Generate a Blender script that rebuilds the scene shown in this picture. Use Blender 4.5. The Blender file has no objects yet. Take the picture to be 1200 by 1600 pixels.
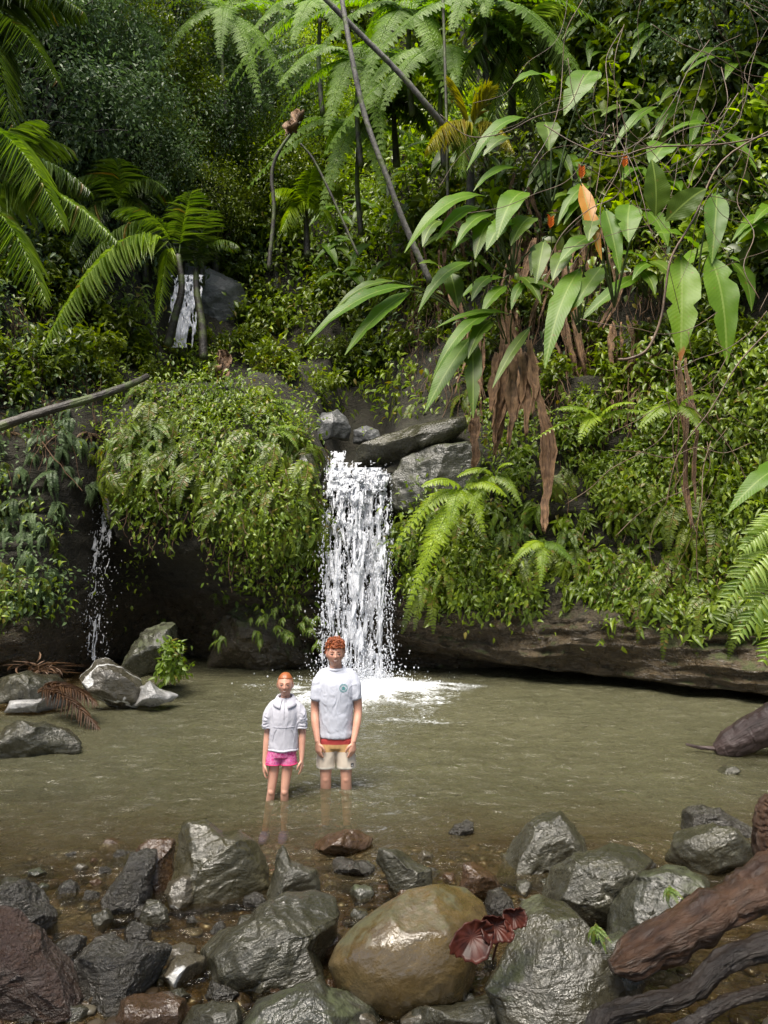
import bpy, bmesh, math, random
import numpy as np
from mathutils import Vector, Matrix
from mathutils.bvhtree import BVHTree

# ---------------------------------------------------------------- camera, sky, sun, exposure
SC = bpy.context.scene
COL = SC.collection
CAM_H, PITCH, FPX = 2.0, math.radians(4.42), 1164.0
cam_data = bpy.data.cameras.new('camera')
cam = bpy.data.objects.new('camera', cam_data); COL.objects.link(cam)
cam.location = (0, 0, CAM_H)
cam.rotation_euler = (math.pi / 2 + PITCH, 0, 0)
cam_data.sensor_fit = 'VERTICAL'; cam_data.sensor_height = 24.0
cam_data.lens = 24.0 * FPX / 1600.0
cam_data.clip_start = 0.05; cam_data.clip_end = 400
SC.camera = cam

SUN_EL, SUN_AZ = math.radians(63), math.radians(204)      # azimuth measured clockwise from +Y
world = bpy.data.worlds.new('World'); SC.world = world; world.use_nodes = True
wn = world.node_tree; wn.nodes.clear()
sky = wn.nodes.new('ShaderNodeTexSky'); sky.sky_type = 'NISHITA'; sky.sun_disc = False
sky.sun_elevation = SUN_EL; sky.sun_rotation = SUN_AZ
sky.air_density = 1.0; sky.dust_density = 3.0; sky.ozone_density = 1.0
bg = wn.nodes.new('ShaderNodeBackground'); bg.inputs['Strength'].default_value = 0.10
wo = wn.nodes.new('ShaderNodeOutputWorld')
wn.links.new(sky.outputs[0], bg.inputs[0]); wn.links.new(bg.outputs[0], wo.inputs[0])
sun_d = bpy.data.lights.new('sun', 'SUN'); sun_d.energy = 3.4; sun_d.angle = math.radians(36); sun_d.color = (1.0, 0.93, 0.82)
sun = bpy.data.objects.new('sun', sun_d); COL.objects.link(sun)
_sd = Vector((math.sin(SUN_AZ) * math.cos(SUN_EL), math.cos(SUN_AZ) * math.cos(SUN_EL), math.sin(SUN_EL)))
sun.rotation_euler = _sd.to_track_quat('Z', 'Y').to_euler()
SC.view_settings.view_transform = 'Standard'; SC.view_settings.look = 'None'
SC.view_settings.exposure = 1.42; SC.view_settings.gamma = 1.0
SC.render.engine = 'CYCLES'
SC.cycles.use_denoising = True
SC.cycles.max_bounces = 8; SC.cycles.diffuse_bounces = 3; SC.cycles.glossy_bounces = 3
SC.cycles.transmission_bounces = 5; SC.cycles.transparent_max_bounces = 10
SC.cycles.sample_clamp_indirect = 6.0

# ---------------------------------------------------------------- picture to place
def at(px, py, Y):
    """point of the place seen at picture position (px, py), at distance Y in front of the photographer"""
    x = (px - 600) / FPX; y = (800 - py) / FPX
    d = np.array([x, math.cos(PITCH) - y * math.sin(PITCH), math.sin(PITCH) + y * math.cos(PITCH)])
    return np.array([0, 0, CAM_H]) + d * (Y / d[1])
def ray(px, py):
    x = (px - 600) / FPX; y = (800 - py) / FPX
    return Vector((x, math.cos(PITCH) - y * math.sin(PITCH), math.sin(PITCH) + y * math.cos(PITCH))).normalized()
def dist_on(px, py, z=0.0):
    """distance Y at which the sight line through (px, py) meets height z"""
    r = ray(px, py); return r.y * (z - CAM_H) / r.z

# ---------------------------------------------------------------- numpy noise
def _hash(ix, iy, iz, s):
    h = (ix.astype(np.int64) * 374761393 + iy.astype(np.int64) * 668265263 + iz.astype(np.int64) * 2147483647 + s * 974634777) & 0xFFFFFFFF
    h = ((h ^ (h >> 13)) * 1274126177) & 0xFFFFFFFF
    h = ((h ^ (h >> 15)) * 2246822519) & 0xFFFFFFFF
    return ((h ^ (h >> 16)) & 0xFFFFFF) / float(0xFFFFFF)
def vnoise(p, s=0):
    p = np.asarray(p, float); i = np.floor(p).astype(np.int64); f = p - i
    f = f * f * f * (f * (f * 6 - 15) + 10)
    r = 0
    for dx in (0, 1):
        for dy in (0, 1):
            for dz in (0, 1):
                w = (f[:, 0] if dx else 1 - f[:, 0]) * (f[:, 1] if dy else 1 - f[:, 1]) * (f[:, 2] if dz else 1 - f[:, 2])
                r = r + w * _hash(i[:, 0] + dx, i[:, 1] + dy, i[:, 2] + dz, s)
    return r * 2 - 1
def fbm(p, o=4, s=0, gain=.5):
    p = np.asarray(p, float); r = 0; a = 1; t = 0
    for k in range(o):
        r = r + a * vnoise(p * 2 ** k + 17.3 * k, s + k); t += a; a *= gain
    return r / t
def ridged(p, o=4, s=0):
    p = np.asarray(p, float); r = 0; a = 1; t = 0
    for k in range(o):
        r = r + a * (1 - 2 * np.abs(vnoise(p * 2 ** k + 9.1 * k, s + k))); t += a; a *= .5
    return r / t

# ---------------------------------------------------------------- mesh building
class MB:
    """collects vertices and faces; build() links them as ONE mesh object"""
    def __init__(self): self.v = []; self.q = []; self.t = []; self.n = 0; self.uv = []
    def add(self, v, q=None, t=None, uv=None):
        v = np.asarray(v, float).reshape(-1, 3)
        self.v.append(v)
        self.uv.append(np.zeros((len(v), 2)) if uv is None else np.asarray(uv, float))
        if q is not None and len(q): self.q.append(np.asarray(q, np.int64).reshape(-1, 4) + self.n)
        if t is not None and len(t): self.t.append(np.asarray(t, np.int64).reshape(-1, 3) + self.n)
        self.n += len(v); return self
    def arrays(self):
        v = np.concatenate(self.v) if self.v else np.zeros((0, 3))
        q = np.concatenate(self.q) if self.q else np.zeros((0, 4), np.int64)
        t = np.concatenate(self.t) if self.t else np.zeros((0, 3), np.int64)
        uv = np.concatenate(self.uv) if self.uv else np.zeros((0, 2))
        return v, q, t, uv
    def mesh(self, name, mat=None, smooth=True, attrs=None, origin=None, use_uv=False):
        v, q, t, uv = self.arrays()
        if origin is not None: v = v - np.asarray(origin)
        me = bpy.data.meshes.new(name)
        me.vertices.add(len(v)); me.vertices.foreach_set('co', v.astype(np.float32).ravel())
        nl = len(q) * 4 + len(t) * 3
        me.loops.add(nl); me.polygons.add(len(q) + len(t))
        li = np.concatenate([q.ravel(), t.ravel()]).astype(np.int32)
        me.loops.foreach_set('vertex_index', li)
        st = np.concatenate([np.arange(len(q)) * 4, len(q) * 4 + np.arange(len(t)) * 3]).astype(np.int32)
        me.polygons.foreach_set('loop_start', st)
        me.polygons.foreach_set('use_smooth', np.full(len(st), smooth))
        if use_uv:
            l = me.uv_layers.new(name='UVMap'); l.data.foreach_set('uv', uv[li].astype(np.float32).ravel())
        for k, a in (attrs or {}).items():
            vec = np.ndim(a) == 2; at_ = me.attributes.new(k, 'FLOAT_VECTOR' if vec else 'FLOAT', 'POINT'); at_.data.foreach_set('vector' if vec else 'value', np.asarray(a, np.float32).ravel())
        if mat is not None:
            for m in (mat if isinstance(mat, (list, tuple)) else [mat]): me.materials.append(m)
        me.update(calc_edges=True); me.validate()
        return me
    def build(self, name, mat=None, parent=None, smooth=True, attrs=None, origin=None, use_uv=False):
        me = self.mesh(name, mat, smooth, attrs, origin, use_uv)
        o = bpy.data.objects.new(name, me); COL.objects.link(o)
        if parent is not None:
            o.parent = parent
            if origin is not None: o.location = origin
        elif origin is not None: o.location = origin
        return o

def tag(o, label=None, cat=None, group=None, kind=None):
    if label: o['label'] = label
    if cat: o['category'] = cat
    if group: o['group'] = group
    if kind: o['kind'] = kind
    return o
def thing(name, label, cat, loc=(0, 0, 0), group=None):
    o = bpy.data.objects.new(name, None); COL.objects.link(o); o.location = [float(c) for c in loc]
    o.empty_display_size = .1
    return tag(o, label, cat, group)
def link(name, me, loc=(0, 0, 0), rot=None, scale=None, parent=None):
    o = bpy.data.objects.new(name, me); COL.objects.link(o); o.location = [float(c) for c in loc]
    if rot is not None: o.rotation_euler = rot
    if scale is not None: o.scale = (scale,) * 3 if not hasattr(scale, '__len__') else scale
    if parent is not None: o.parent = parent
    return o
def copy_thing(src, loc, rot, scale, label=None, group=None):
    c = src.copy(); COL.objects.link(c); c.location = [float(k) for k in loc]; c.rotation_euler = rot; c.scale = (scale,) * 3
    if label: c['label'] = label
    if group: c['group'] = group
    for ch in list(src.children):
        d = ch.copy(); COL.objects.link(d); d.parent = c
        for g in list(ch.children):
            e = g.copy(); COL.objects.link(e); e.parent = d
    return c

def unit(v): v = np.asarray(v, float); return v / (np.linalg.norm(v, axis=-1, keepdims=True) + 1e-12)
def smooth_path(pts, n=24):
    """Catmull-Rom through pts (any dimension)"""
    P = np.asarray(pts, float)
    if len(P) < 3: return np.array([P[0] + (P[-1] - P[0]) * k / (n - 1) for k in range(n)])
    P = np.vstack([2 * P[0] - P[1], P, 2 * P[-1] - P[-2]])
    out = []
    for u in np.linspace(0, len(P) - 3 - 1e-6, n):
        i = int(u); t = u - i; a, b, c, d = P[i], P[i + 1], P[i + 2], P[i + 3]
        out.append(.5 * (2 * b + (c - a) * t + (2 * a - 5 * b + 4 * c - d) * t * t + (3 * b - a - 3 * c + d) * t ** 3))
    return np.array(out)
def tube(path, radii, n=8, cap=True, flat=1.0, up=(0, 0, 1)):
    """(verts, quads, tris) of a tube swept along path; radii per point; flat squashes it along its second axis"""
    P = np.asarray(path, float); m = len(P); R = np.broadcast_to(np.asarray(radii, float), (m,))
    T = unit(np.gradient(P, axis=0)); V = []
    ref = np.array(up, float)
    for i in range(m):
        a = np.cross(T[i], ref)
        if np.linalg.norm(a) < .05: a = np.cross(T[i], np.array([1.0, .1, 0]))
        a = unit(a); b = np.cross(a, T[i]); ang = np.arange(n) * 2 * np.pi / n
        V.append(P[i] + R[i] * (np.outer(np.cos(ang), a) + flat * np.outer(np.sin(ang), b)))
    V = np.concatenate(V); i = np.arange(m - 1)[:, None] * n; j = np.arange(n)[None]; k = (j + 1) % n
    q = np.stack([i + j, i + k, i + n + k, i + n + j], -1).reshape(-1, 4); t = np.zeros((0, 3), np.int64)
    if cap:
        V = np.vstack([V, P[0] - T[0] * R[0] * .4, P[-1] + T[-1] * R[-1] * .4]); c0 = m * n; j = np.arange(n); k = (j + 1) % n
        t = np.vstack([np.stack([np.full(n, c0), k, j], -1), np.stack([np.full(n, c0 + 1), (m - 1) * n + j, (m - 1) * n + k], -1)])
    return V, q, t
_ICO = {}
def ico(sub):
    if sub not in _ICO:
        bm = bmesh.new(); bmesh.ops.create_icosphere(bm, subdivisions=sub, radius=1)
        v = np.array([x.co[:] for x in bm.verts]); t = np.array([[y.index for y in f.verts] for f in bm.faces]); bm.free()
        _ICO[sub] = (v, t)
    return _ICO[sub]

# ---------------------------------------------------------------- materials
def N(nt, typ, **kw):
    n = nt.nodes.new(typ)
    for k, v in kw.items():
        if k in n.inputs: n.inputs[k].default_value = v
        else: setattr(n, k, v)
    return n
def new_mat(name):
    m = bpy.data.materials.new(name); m.use_nodes = True; nt = m.node_tree; nt.nodes.clear()
    out = nt.nodes.new('ShaderNodeOutputMaterial'); return m, nt, out
def ramp(nt, fac, stops):
    r = nt.nodes.new('ShaderNodeValToRGB'); e = r.color_ramp.elements
    while len(e) < len(stops): e.new(.5)
    for k, (p, c) in enumerate(stops):
        e[k].position = p; e[k].color = (*c, 1) if len(c) == 3 else c
    nt.links.new(fac, r.inputs[0]); return r
def mixc(nt, fac, a, b, mode='MIX'):
    m = nt.nodes.new('ShaderNodeMix'); m.data_type = 'RGBA'; m.blend_type = mode
    for s, v in ((m.inputs['Factor'], fac), (m.inputs['A'], a), (m.inputs['B'], b)):
        if hasattr(v, 'is_output'): nt.links.new(v, s)
        elif isinstance(v, (int, float)): s.default_value = v
        else: s.default_value = (*v, 1)
    return m.outputs['Result']
def math_(nt, op, a, b=0.0, clamp=False):
    m = nt.nodes.new('ShaderNodeMath'); m.operation = op; m.use_clamp = clamp
    for s, v in ((m.inputs[0], a), (m.inputs[1], b)):
        if hasattr(v, 'is_output'): nt.links.new(v, s)
        else: s.default_value = v
    return m.outputs[0]

def leaf_material(name, dark, mid, light, rough=.38, transl=.3, veins=False, vein_n=26, tip=None, tip_at=.9, dead=0.0, dead_col=(.22, .11, .04), spec=.35):
    """leaf surface: colour varies from leaf to leaf and from plant to plant; translucent"""
    m, nt, out = new_mat(name); L = nt.links.new
    geo = N(nt, 'ShaderNodeNewGeometry'); oi = N(nt, 'ShaderNodeObjectInfo')
    f = math_(nt, 'ADD', math_(nt, 'MULTIPLY', geo.outputs['Random Per Island'], .62), math_(nt, 'MULTIPLY', oi.outputs['Random'], .38))
    c = ramp(nt, f, [(.08, dark), (.5, mid), (.92, light)]).outputs[0]
    if dead > 0:
        g = math_(nt, 'GREATER_THAN', geo.outputs['Random Per Island'], 1 - dead)
        c = mixc(nt, g, c, dead_col)
    tc = N(nt, 'ShaderNodeTexCoord')
    cl = N(nt, 'ShaderNodeTexNoise', Scale=1.1, Detail=4.0, Roughness=.65); L(geo.outputs['Position'], cl.inputs['Vector'])
    patch = ramp(nt, cl.outputs[0], [(.36, (0, 0, 0)), (.64, (1, 1, 1))]).outputs[0]
    c = mixc(nt, math_(nt, 'MULTIPLY', patch, .45), c, light); c = mixc(nt, math_(nt, 'MULTIPLY', math_(nt, 'SUBTRACT', 1.0, patch), .40), c, dark)
    no = N(nt, 'ShaderNodeTexNoise', Scale=9.0, Detail=3.0); L(tc.outputs['Object'], no.inputs['Vector'])
    c = mixc(nt, math_(nt, 'MULTIPLY', no.outputs[0], .25), c, mid, 'MIX')
    bsdf = N(nt, 'ShaderNodeBsdfPrincipled', Roughness=rough)
    bsdf.inputs['Specular IOR Level'].default_value = spec
    if veins:
        uv = N(nt, 'ShaderNodeUVMap'); sp = N(nt, 'ShaderNodeSeparateXYZ'); L(uv.outputs[0], sp.inputs[0])
        av = math_(nt, 'ABSOLUTE', math_(nt, 'SUBTRACT', sp.outputs[1], .5))
        ph = math_(nt, 'MULTIPLY', math_(nt, 'SUBTRACT', sp.outputs[0], math_(nt, 'MULTIPLY', av, .28)), vein_n * 6.283)
        vs = math_(nt, 'SINE', ph)
        mid_line = math_(nt, 'LESS_THAN', av, .028)
        c = mixc(nt, math_(nt, 'MULTIPLY', math_(nt, 'ADD', vs, 1.0), .035), c, tuple(k * .6 for k in mid))
        c = mixc(nt, math_(nt, 'MULTIPLY', mid_line, .6), c, (.22, .30, .07))
        sn = N(nt, 'ShaderNodeTexNoise', Scale=11.0, Detail=5.0, Roughness=.7); L(geo.outputs['Position'], sn.inputs['Vector'])
        c = mixc(nt, ramp(nt, sn.outputs[0], [(.62, (0, 0, 0)), (.70, (1, 1, 1))]).outputs[0], c, (.16, .11, .03))
        if tip is not None:
            nz = N(nt, 'ShaderNodeTexNoise', Scale=5.0, Detail=4.0); L(uv.outputs[0], nz.inputs['Vector'])
            tt = math_(nt, 'ADD', sp.outputs[0], math_(nt, 'MULTIPLY', math_(nt, 'SUBTRACT', nz.outputs[0], .5), .25))
            tr = ramp(nt, tt, [(tip_at - .05, (0, 0, 0)), (tip_at, (1, 1, 1))])
            c = mixc(nt, tr.outputs[0], c, tip)
        bp = N(nt, 'ShaderNodeBump', Strength=.10, Distance=.006); L(vs, bp.inputs['Height']); L(bp.outputs[0], bsdf.inputs['Normal'])
    L(c, bsdf.inputs['Base Color'])
    tr = N(nt, 'ShaderNodeBsdfTranslucent')
    hs = N(nt, 'ShaderNodeHueSaturation', Saturation=1.25, Value=1.5); L(c, hs.inputs['Color']); L(hs.outputs[0], tr.inputs[0])
    mx = N(nt, 'ShaderNodeMixShader'); mx.inputs[0].default_value = transl
    L(bsdf.outputs[0], mx.inputs[1]); L(tr.outputs[0], mx.inputs[2]); L(mx.outputs[0], out.inputs[0])
    return m

def rock_material(name, c0, c1, c2, wet=.75, moss=0.0, moss_col=(.07, .10, .02), scale=1.0, strata=(.25, .1, 1.0), bump=.45, vein=0.0, distance=.05, crk=.0, lay=2.2, soil_shade=None, lumps=.12):
    """wet stone: three stone colours broken up by noise and bedding, moss on upward faces, water film that changes the gloss"""
    m, nt, out = new_mat(name); L = nt.links.new
    tc = N(nt, 'ShaderNodeTexCoord'); mp = N(nt, 'ShaderNodeMapping'); L(tc.outputs['Object'], mp.inputs[0])
    mp.inputs['Scale'].default_value = (scale, scale, scale); mp.inputs['Rotation'].default_value = strata
    st = N(nt, 'ShaderNodeMapping'); L(mp.outputs[0], st.inputs[0]); st.inputs['Scale'].default_value = (1, 1, lay)
    n1 = N(nt, 'ShaderNodeTexNoise', Scale=2.6, Detail=8.0, Roughness=.62, Distortion=.6); L(mp.outputs[0], n1.inputs['Vector'])
    n2 = N(nt, 'ShaderNodeTexNoise', Scale=5.0, Detail=5.0, Roughness=.62, Distortion=.9); L(st.outputs[0], n2.inputs['Vector'])
    n3 = N(nt, 'ShaderNodeTexNoise', Scale=26.0, Detail=3.0, Roughness=.6); L(mp.outputs[0], n3.inputs['Vector'])
    vo = N(nt, 'ShaderNodeTexVoronoi', Scale=3.2, feature='DISTANCE_TO_EDGE')
    ds = N(nt, 'ShaderNodeMix'); ds.data_type = 'VECTOR'; ds.inputs['Factor'].default_value = .25
    L(mp.outputs[0], ds.inputs['A']); L(n1.outputs['Color'], ds.inputs['B']); L(ds.outputs['Result'], vo.inputs['Vector'])
    c = ramp(nt, n1.outputs[0], [(.32, c0), (.5, c1), (.7, c2)]).outputs[0]
    c = mixc(nt, ramp(nt, n2.outputs[0], [(.42, (0, 0, 0)), (.66, (1, 1, 1))]).outputs[0], c, tuple(k * .55 for k in c1))
    c = mixc(nt, math_(nt, 'MULTIPLY', n3.outputs[0], .5), c, c2, 'MIX')
    crack = ramp(nt, vo.outputs[0], [(.0, (1, 1, 1)), (.035, (0, 0, 0))]).outputs[0]
    c = mixc(nt, math_(nt, 'MULTIPLY', crack, crk), c, tuple(k * .25 for k in c0))
    if vein > 0:
        wv = N(nt, 'ShaderNodeTexWave', Scale=1.1, Distortion=9.0, Detail=4.0); wv.inputs['Detail Scale'].default_value = 1.6; L(mp.outputs[0], wv.inputs['Vector'])
        vr = ramp(nt, wv.outputs['Fac'], [(.86, (0, 0, 0)), (.95, (1, 1, 1))]).outputs[0]
        c = mixc(nt, math_(nt, 'MULTIPLY', vr, vein), c, (.5, .5, .48))
    if moss > 0:
        geo = N(nt, 'ShaderNodeNewGeometry'); sx = N(nt, 'ShaderNodeSeparateXYZ'); L(geo.outputs['Normal'], sx.inputs[0])
        nm = N(nt, 'ShaderNodeTexNoise', Scale=3.4, Detail=7.0, Roughness=.7); L(tc.outputs['Object'], nm.inputs['Vector'])
        mf = math_(nt, 'ADD', nm.outputs[0], math_(nt, 'MULTIPLY', sx.outputs[2], .16))
        mf = ramp(nt, mf, [(.70 - .3 * moss, (0, 0, 0)), (.80 - .25 * moss, (1, 1, 1))]).outputs[0]
        c = mixc(nt, mf, c, mixc(nt, n3.outputs[0], tuple(k * .4 for k in moss_col), tuple(k * 1.5 for k in moss_col)))
    if soil_shade is not None:
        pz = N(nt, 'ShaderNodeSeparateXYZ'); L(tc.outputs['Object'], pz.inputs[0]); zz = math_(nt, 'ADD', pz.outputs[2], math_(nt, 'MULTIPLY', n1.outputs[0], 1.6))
        sf = ramp(nt, math_(nt, 'MULTIPLY', zz, .1), [((soil_shade + .5) * .1, (0, 0, 0)), ((soil_shade + 1.3) * .1, (1, 1, 1))]).outputs[0]
        c = mixc(nt, math_(nt, 'MULTIPLY', sf, .92), c, mixc(nt, n2.outputs[0], (.006, .006, .003), (.030, .026, .012)))  # near-black soil tint darkens the upper bank so gaps between plants read shaded
    bsdf = N(nt, 'ShaderNodeBsdfPrincipled'); L(c, bsdf.inputs['Base Color'])
    nr = N(nt, 'ShaderNodeTexNoise', Scale=4.0, Detail=6.0, Roughness=.65); L(mp.outputs[0], nr.inputs['Vector'])
    rr = ramp(nt, nr.outputs[0], [(.40, (.45 - .41 * wet,) * 3), (.62, (.80 - .44 * wet,) * 3)]).outputs[0]
    if moss > 0: rr = mixc(nt, mf, rr, (.85,) * 3)
    if soil_shade is not None: rr = mixc(nt, sf, rr, (.95,) * 3)
    L(rr, bsdf.inputs['Roughness'])
    bsdf.inputs['Specular IOR Level'].default_value = .45 + .45 * wet
    h = math_(nt, 'ADD', math_(nt, 'MULTIPLY', n2.outputs[0], 1.0), math_(nt, 'MULTIPLY', math_(nt, 'MULTIPLY', n3.outputs[0], ramp(nt, n1.outputs[0], [(.38, (.2, .2, .2)), (.60, (1, 1, 1))]).outputs[0]), .85))
    n4 = N(nt, 'ShaderNodeTexNoise', Scale=9.0, Detail=4.0, Roughness=.6, Distortion=1.0); L(mp.outputs[0], n4.inputs['Vector']); h = math_(nt, 'ADD', h, math_(nt, 'MULTIPLY', n4.outputs[0], lumps))
    h = math_(nt, 'SUBTRACT', h, math_(nt, 'MULTIPLY', crack, .6 * crk))
    b = N(nt, 'ShaderNodeBump', Strength=bump, Distance=distance); L(h, b.inputs['Height']); L(b.outputs[0], bsdf.inputs['Normal'])
    L(bsdf.outputs[0], out.inputs[0]); return m

def bark_material(name, c0, c1, rough=.6, scale=1.0, stretch=(6, 6, 1), bump=.7, moss=0.0, grain=False):
    m, nt, out = new_mat(name); L = nt.links.new
    tc = N(nt, 'ShaderNodeTexCoord'); mp = N(nt, 'ShaderNodeMapping'); ga = N(nt, 'ShaderNodeAttribute', attribute_name='grain'); L(ga.outputs['Vector'] if grain else tc.outputs['Object'], mp.inputs[0]); mp.inputs['Scale'].default_value = [k * scale for k in stretch]
    n1 = N(nt, 'ShaderNodeTexNoise', Scale=2.2, Detail=8.0, Roughness=.68, Distortion=.5); L(mp.outputs[0], n1.inputs['Vector'])
    n2 = N(nt, 'ShaderNodeTexNoise', Scale=3.0 * scale, Detail=6.0); L(tc.outputs['Object'], n2.inputs['Vector'])
    c = ramp(nt, n1.outputs[0], [(.3, tuple(k * .35 for k in c0)), (.52, c0), (.75, c1)]).outputs[0]
    c = mixc(nt, ramp(nt, n2.outputs[0], [(.4, (0, 0, 0)), (.65, (1, 1, 1))]).outputs[0], c, c1, 'MIX')
    c = mixc(nt, .45, c, ramp(nt, n1.outputs[0], [(.3, tuple(k * .3 for k in c0)), (.75, c1)]).outputs[0])
    if moss:
        c = mixc(nt, ramp(nt, n2.outputs[0], [(.58 - moss * .3, (0, 0, 0)), (.68 - moss * .3, (1, 1, 1))]).outputs[0], c, (.06, .08, .02))
    bsdf = N(nt, 'ShaderNodeBsdfPrincipled', Roughness=rough); L(c, bsdf.inputs['Base Color'])
    b = N(nt, 'ShaderNodeBump', Strength=bump, Distance=.03); L(n1.outputs[0], b.inputs['Height']); L(b.outputs[0], bsdf.inputs['Normal'])
    L(bsdf.outputs[0], out.inputs[0]); return m
# ================================================================ THE SETTING: rock walls, stream bed, water
RNG = np.random.default_rng(11); random.seed(11)
M_CLIFF = rock_material('cliff_rock', (.016, .012, .008), (.060, .043, .022), (.14, .10, .052), wet=.6, moss=.42, moss_col=(.05, .06, .010), scale=.9, strata=(.06, .05, 0), bump=1.0, distance=.10, crk=.3, lay=4.5, soil_shade=1.3)
M_BED = rock_material('stream_bed_gravel', (.026, .016, .008), (.055, .037, .018), (.09, .066, .036), wet=.8, scale=2.2, bump=.5)

# section lines of the valley side: for each X the run (Y, Z) from under the water up to the top of the hill
SECT = [
 (-14, [(7, -.8), (5, 0), (4.3, .4), (4, 1), (4.1, 1.8), (4.3, 2.6), (4.5, 3.6), (5, 4.8), (6, 6.5), (8, 10), (11, 16), (16, 26)]),
 (-9.2, [(13.5, -.8), (12.2, 0), (11.2, .4), (11, 1), (11.1, 1.8), (11.3, 2.6), (11.5, 3.6), (12, 4.8), (13, 6.5), (15, 10), (17, 16), (21, 26)]),
 (-6.9, [(16, -.8), (14, .1), (12.9, .4), (12.7, 1.0), (12.8, 1.8), (13, 2.6), (13.2, 3.6), (13.8, 4.8), (15, 6.2), (18, 9), (21, 15), (25, 26)]),
 (-6.15, [(17, -.8), (14.8, .1), (13.7, .4), (13.3, 1.0), (13.3, 1.8), (13.6, 2.6), (13.8, 3.6), (14.3, 4.6), (15.6, 5.8), (19, 8.2), (22, 14), (26, 26)]),
 (-5.6, [(18.5, -.8), (17, .4), (16.2, 1.4), (15.4, 2.4), (15, 3.2), (14.9, 4), (15, 4.6), (15.4, 5.2), (17, 6), (21, 8), (24, 14), (28, 26)]),
 (-5.0, [(18.5, -.8), (17.8, .5), (16.5, 1.7), (15, 2.4), (13.9, 2.7), (13.6, 3.4), (13.8, 4.2), (14.3, 5.0), (15.3, 5.8), (21, 7.5), (24, 14), (28, 26)]),
 (-2.8, [(17, -.8), (16.2, .2), (15.6, 1.0), (14.8, 1.7), (13.9, 2.1), (13.5, 2.9), (13.7, 4.0), (14.4, 5.2), (15.6, 6.2), (21.5, 8), (23.5, 14), (28, 26)]),
 (-1.45, [(16.5, -.8), (15.6, .3), (15.1, 1.0), (14.5, 1.8), (14.1, 2.6), (14.0, 3.4), (14.4, 4.3), (15.2, 4.9), (18, 6.6), (21.5, 9.5), (24, 16), (29, 26)]),
 (-1.15, [(16.2, -.8), (15.5, .1), (15.1, .8), (14.9, 1.5), (14.8, 2.2), (14.7, 3.0), (14.55, 3.85), (15.2, 4.1), (18.5, 5.2), (21.5, 9.5), (24.5, 17), (29, 26)]),
 (0.05, [(16.2, -.8), (15.5, .1), (15.1, .8), (14.9, 1.5), (14.8, 2.2), (14.7, 3.0), (14.55, 3.85), (15.2, 4.1), (18.5, 5.2), (21.5, 9.5), (24.5, 17), (29, 26)]),
 (.35, [(16.2, -.8), (15.6, .2), (14.8, .5), (14.5, 1.0), (14.5, 1.8), (14.5, 2.7), (14.6, 3.8), (15.4, 4.6), (17.5, 6.5), (20, 11), (23, 17), (27, 26)]),
 (2.86, [(16.5, -.8), (15.2, .1), (13.5, .25), (13.2, .8), (13.4, 1.45), (13.8, 2.4), (14.2, 3.8), (15, 5.7), (16.5, 8.9), (18.5, 13), (21, 18), (25, 26)]),
 (5.9, [(14, -.8), (13, 0), (11.5, .14), (11.3, .55), (11.5, 1.1), (11.9, 2.2), (12.2, 3.6), (12.8, 5.5), (14, 8.5), (15.5, 12.5), (18, 18), (22, 26)]),
 (8.2, [(11, -.8), (10.5, 0), (9.5, .1), (9.3, .6), (9.5, 1.2), (9.8, 2.4), (10, 3.6), (10.5, 5.5), (11.5, 8.5), (13, 12.5), (15, 18), (19, 26)]),
 (13, [(6, -.8), (5.5, 0), (4.5, .1), (4.3, .6), (4.5, 1.2), (4.8, 2.4), (5, 3.6), (5.5, 5.5), (6.5, 8.5), (8, 12.5), (10, 18), (14, 26)]),
]
def hillside():
    xs = np.concatenate([np.linspace(-14, -7.2, 36), np.linspace(-7.1, 7.1, 300), np.linspace(7.2, 13, 30)])
    kx = np.array([s[0] for s in SECT]); K = np.array([s[1] for s in SECT], float)          # (cols, 12, 2)
    prof = np.stack([smooth_path(k, 220) for k in K])                                     # (cols, 220, 2)
    # more samples low on the wall than on the far hill
    u = np.linspace(0, 1, 210) ** 1.15 * 219; i = np.clip(u.astype(int), 0, 218); f = (u - i)[None, :, None]
    prof = prof[:, i] * (1 - f) + prof[:, i + 1] * f
    m = prof.shape[1]; V = np.zeros((len(xs), m, 3))
    for c in range(m):
        for d in range(2): V[:, c, d + 1] = np.interp(xs, kx, prof[:, c, d])
    # soften the straight runs between section lines
    for _ in range(3): V[1:-1, :, 1:] = .25 * V[:-2, :, 1:] + .5 * V[1:-1, :, 1:] + .25 * V[2:, :, 1:]
    V[:, :, 0] = xs[:, None]
    P = V.reshape(-1, 3)
    big = fbm(P * np.array([.55, .55, .8]), 4, 3)
    st = ridged(P * np.array([.5, .5, 2.6]) + fbm(P * .7, 2, 8)[:, None] * .5, 4, 5)
    fine = fbm(P * 3.2, 4, 21)
    low = np.clip((5.5 - P[:, 2]) / 2.0, 0, 1)
    P[:, 1] += -(big * .38 + low * (st * .30 + fine * .09 + np.clip((2.4 - P[:, 2]) / .8, 0, 1) * .16 * ridged(P * np.array([.9, .9, 6.5]) + 31 + fbm(P * 1.1, 2, 33)[:, None] * .8, 3, 35)))
    P[:, 2] += (1 - low) * big * .5 + low * fine * .05
    nx, ny = len(xs), m
    a = np.arange(nx - 1)[:, None] * ny + np.arange(ny - 1)[None]
    q = np.stack([a, a + ny, a + ny + 1, a + 1], -1).reshape(-1, 4)
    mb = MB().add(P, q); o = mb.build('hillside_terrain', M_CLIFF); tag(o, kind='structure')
    t = np.vstack([q[:, [0, 1, 2]], q[:, [0, 2, 3]]])
    return o, BVHTree.FromPolygons([Vector(p) for p in P], t.tolist())
HILL, HILL_BVH = hillside()
CAM_P = Vector((0, 0, CAM_H))
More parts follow.
